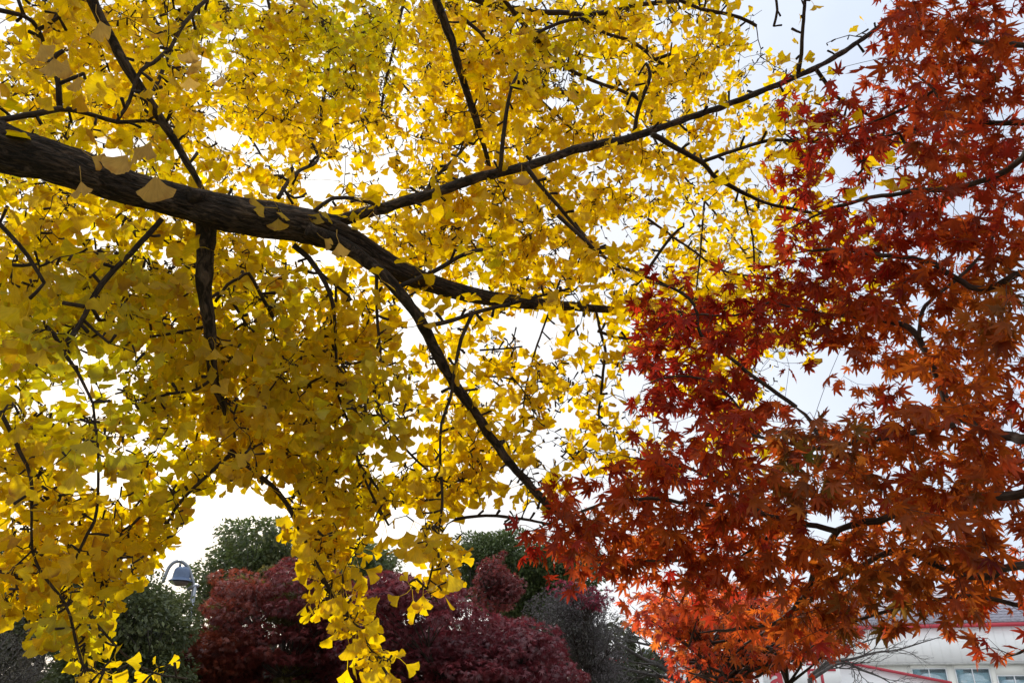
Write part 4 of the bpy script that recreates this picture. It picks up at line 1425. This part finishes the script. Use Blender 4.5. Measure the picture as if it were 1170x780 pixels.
mt = MB()
tp = spline([[*MBASE, .16], [MBASE[0], MBASE[1], .3, .13], [MBASE[0] - .03, MBASE[1], 1.0, .115], [MBASE[0] - .1, MBASE[1] + .05, 1.7, .10], [MBASE[0] - .15, MBASE[1] + .1, 2.5, .075], [MBASE[0] - .2, MBASE[1] + .15, 3.6, .05], [MBASE[0] - .3, MBASE[1] + .2, 4.8, .02]], 0.05)
mt.tube(tp[:, :3], tp[:, 3], 20, 0.03)
mt.build('trunk', M_MBARK, maple, smooth=True)


def m_branch(pts, w0, w1, d0, d1, start=None, label=None, sides=8):
    rows = [[*W(a[0], a[1], a[2]), .5 * a[3] * a[2] / F] for a in P4(pts, w0, w1, d0, d1)]
    if start is not None:       # height on the trunk from which the branch leaves
        j = int(np.argmin(np.abs(tp[:, 2] - start)))
        q = tp[j, :3]; p1 = np.array(rows[0][:3])
        rows = [[*q, rows[0][3] * 1.25], [*(q * .5 + p1 * .5 + np.array([0, 0, .06])), rows[0][3] * 1.1]] + rows
    rows[-1][3] *= .4
    S = spline(rows, 0.025)
    nz = RNG.normal(0, 1, (len(S), 3)); nz[0] = 0
    P = S[:, :3] + nz * S[:, 3:4] * 0.22
    b = MB(); b.tube(P, np.maximum(S[:, 3], .001), sides)
    o = b.build('branch', M_MBARK, maple, smooth=True)
    if label:
        o['label'] = label
    MK.add(P, S[:, 3])


m_branch([(1190, 141), (1170, 140), (1112, 139), (1085, 130), (1068, 103), (1040, 80)], 8, 3, 2.2, 2.6, 2.9)
m_branch([(1200, 165), (1170, 180), (1136, 202), (1090, 215), (1030, 220), (960, 235), (900, 262)], 9, 3, 2.0, 2.5, 2.8)
m_branch([(1220, 505), (1146, 496), (1119, 486), (1088, 470), (1074, 438), (1050, 387), (1030, 370), (989, 363), (940, 358), (880, 345)], 13, 3, 1.8, 2.5, 2.1, 'dark forked branch leaving the right edge')
m_branch([(1050, 387), (1054, 355), (1068, 339), (1098, 315), (1130, 280), (1150, 230)], 5, 3, 2.15, 2.4)
m_branch([(1091, 484), (1044, 495), (1000, 500), (940, 512), (870, 500), (810, 480)], 8, 3, 1.9, 2.1)
m_branch([(910, 465), (862, 431), (838, 411), (801, 383), (794, 349), (770, 330), (742, 322)], 5, 3, 2.2, 2.4)
m_branch([(940, 512), (925, 480), (908, 464)], 4, 5, 2.05, 2.2)
m_branch([(1220, 560), (1164, 564), (1116, 567), (1070, 572), (1029, 586), (991, 596), (957, 607), (943, 631), (922, 673), (908, 693), (884, 712), (839, 718), (800, 722)], 12, 3, 1.7, 2.3, 1.9, 'curved dark branch low in the maple')
m_branch([(957, 607), (919, 598), (880, 590), (800, 575), (720, 570), (660, 585), (610, 605)], 7, 2.5, 1.95, 2.2)
m_branch([(1200, 640), (1116, 659), (1060, 640), (1029, 628), (977, 648), (943, 673), (915, 693), (880, 720), (850, 735)], 9, 4, 1.8, 2.3, 1.8)
m_branch([(1210, 690), (1160, 690), (1110, 680), (1050, 690), (990, 705), (950, 720), (920, 745)], 6, 2.5, 1.9, 2.3, 1.7)
m_branch([(1200, 310), (1120, 330), (1060, 300), (1000, 290), (950, 285), (900, 290)], 8, 3, 1.9, 2.5, 2.5)
m_branch([(880, 590), (800, 540), (760, 530), (710, 520)], 4, 2.5, 2.0, 2.2)
m_branch([(1190, 60), (1130, 50), (1080, 40), (1040, 10)], 7, 3, 2.2, 2.6, 3.2)
m_branch([(1210, 720), (1190, 730), (1165, 745), (1150, 750)], 5, 2, 2.0, 2.15, 1.7)
m_branch([(839, 640), (780, 640), (730, 640), (680, 640)], 4, 2, 2.15, 2.3)
m_branch([(900, 592), (870, 620), (839, 640)], 4, 4, 2.05, 2.15)
m_branch([(1068, 103), (1020, 130), (960, 150), (905, 150)], 3.5, 2, 2.6, 2.8)
m_branch([(880, 345), (840, 360), (780, 360), (745, 380)], 3, 2, 2.5, 2.4)
m_branch([(870, 500), (820, 440), (770, 430), (735, 440)], 3, 2, 2.1, 2.3)

m_pos, m_y, m_scale = [], [], []
MAPLE_GAPS = [(a, b, c * 1.25, d * 1.3) for a, b, c, d in MAPLE_GAPS]
m_cov = np.zeros_like(MAPLE_GRID)
m_tw = MB()
MOVER = 0.00102


def m_leaf(p, out, drop=0.8):
    d = norm(out + RNG.normal(0, .45, 3) + np.array([0, 0, -drop]))
    s = RNG.uniform(.56, 1.02)
    c = p + d * 0.05 * s
    if keep_leaf(c, MAPLE_GAPS, MAPLE_GRID, m_cov, MOVER * s * s):
        m_pos.append(p); m_y.append(d); m_scale.append(s)
        return 1
    return 0


def m_grow(q, maxlen):
    i, dist = MK.near(q)
    if dist < .03 or dist > maxlen:
        return
    a, t = MK.p[i], MK.t[i]
    v = q - a
    mid = a + v * .5 + rand_dirs(1)[0] * dist * .12 + t * dist * .1 + np.array([0, 0, .05 * dist])
    S = spline(np.array([a, mid, q]), .028)
    if len(S) < 3:
        return
    r0 = min(MK.r[i], RNG.uniform(.0009, .0019) * (0.8 + dist))
    r = np.linspace(r0, .0007, len(S))
    T = norm(np.gradient(S, axis=0))
    side = norm(np.cross(T, np.array([0, 0, 1.0])) + 1e-6)
    last = 0
    for j in range(1, len(S)):
        for sg in (-1, 1):
            if RNG.random() < .85:
                if m_leaf(S[j], sg * side[j] * .9 + T[j] * .5):
                    last = j
    for _ in range(3):
        if m_leaf(S[-1], T[-1] + RNG.normal(0, .5, 3)):
            last = len(S) - 1
    if last == 0:
        return
    last = max(last, 2)
    S, r = S[:last + 1], r[:last + 1]
    m_tw.tube(S, r, 4)
    MK.add(S[1:], r[1:])


for it in range(11):
    targets = []
    for rr in range(nr):
        for cc in range(nc):
            lack = MAPLE_GRID[rr, cc] - m_cov[rr, cc]
            if lack <= .12 * MAPLE_GRID[rr, cc]:
                continue
            px0, py0 = (cc + .5) * CELL, (rr + .5) * CELL
            z0, z1 = interp_depth(MAPLE_DEPTH, px0, py0)
            need = lack * CELL * CELL / (MOVER * (F / ((z0 + z1) / 2)) ** 2) / 9.
            for _ in range(RNG.poisson(min(need, 4) * .8)):
                targets.append((px0 + RNG.uniform(-15, 15), py0 + RNG.uniform(-15, 15), RNG.uniform(z0, z1)))
    if it == 0:
        for _ in range(620):
            targets.append((RNG.uniform(1175, 1800), RNG.uniform(-300, 800), RNG.uniform(1.6, 3.0)))
        for _ in range(260):
            targets.append((RNG.uniform(950, 1600), RNG.uniform(-500, -20), RNG.uniform(2.0, 3.2)))
    if not targets:
        break
    Q = np.array([W(*t) for t in targets])
    for k in np.argsort([MK.near(q)[1] for q in Q]):
        m_grow(Q[k], .5 if it < 2 else .8)


OVERHEAD[0] = True  # unseen maple boughs over the viewer, added to shut out sky light from behind
for ends in ([(2.2, 1.2, 3.0), (1.5, .2, 3.7), (.9, -.8, 4.2)], [(2.7, 1.0, 3.0), (2.6, -.3, 3.6), (2.4, -1.6, 4.0)], [(2.2, 2.0, 4.2), (1.7, 1.6, 4.8), (1.2, 1.0, 5.2)]):
    j = int(np.argmin(np.abs(tp[:, 2] - ends[0][2] + .5)))
    S = spline([[*tp[j, :3], .035]] + [[*e, .03 - .01 * k] for k, e in enumerate(ends)], .05)
    bb_ = MB(); bb_.tube(S[:, :3], S[:, 3], 8); bb_.build('branch', M_MBARK, maple, smooth=True)
    MK.add(S[:, :3], S[:, 3])
Q = np.stack([RNG.uniform(.6, 3.8, 620), RNG.uniform(-2.2, 2.2, 620), RNG.uniform(2.6, 5.0, 620)], 1)
for k in np.argsort([MK.near(q)[1] for q in Q]):
    m_grow(Q[k], 1.2)
OVERHEAD[0] = False


def maple_colours(px, py, n):
    """crimson at the outer tips, orange and rust inside, some leaves still green"""
    o = np.zeros(n); gnn = np.zeros(n)
    for a, b, c, w in [(1100, 60, 110, .6), (1050, 420, 130, .9), (1100, 640, 120, .8), (1000, 620, 90, .6), (900, 660, 80, .7), (680, 590, 80, .55), (880, 520, 80, .4), (760, 600, 80, .5), (1160, 350, 90, .9)]:
        o += w * np.exp(-((px - a) ** 2 + (py - b) ** 2) / c ** 2)
    for a, b, c, w in [(940, 510, 60, .5), (1150, 340, 40, .6), (900, 530, 40, .35), (1040, 690, 60, .35), (970, 690, 50, .35), (1060, 190, 50, .25), (1130, 560, 60, .25)]:
        gnn += w * np.exp(-((px - a) ** 2 + (py - b) ** 2) / c ** 2)
    o = np.clip(o * RNG.uniform(.35, 1.15, n) + RNG.normal(.04, .15, n), 0, 1)[:, None]
    gnn = np.clip((gnn + RNG.normal(0, .06, n)) * RNG.uniform(0, 1.5, n), 0, 1)[:, None]
    crim = np.array([.50, .026, .013]); orange = np.array([.70, .17, .012]); green = np.array([.16, .17, .03])
    c = crim * (1 - o) + orange * o
    return (c * (1 - gnn) + green * gnn) * RNG.uniform(.52, 1.0, (n, 1))


m_pos = np.array(m_pos); m_y = np.array(m_y); m_scale = np.array(m_scale)
n = len(m_pos)
print('maple leaves', n)
mx_, my_, md_ = proj(m_pos)
mz = norm(RNG.normal(0, .75, (n, 3)) + np.array([.1, -.55, .45]))
fb = MB()
mc = maple_colours(mx_, my_, n)
put_leaves(fb, MT, m_pos, m_y, mz, m_scale, mc)
fb.build('foliage', M_MAPLE, maple)
struct(m_tw.build('twigs', M_MBARK, maple, smooth=True), 'stuff')
print('coverage met: ginkgo %.2f maple %.2f' % (g_cov.sum() / GINKGO_GRID.sum(), m_cov.sum() / MAPLE_GRID.sum()))
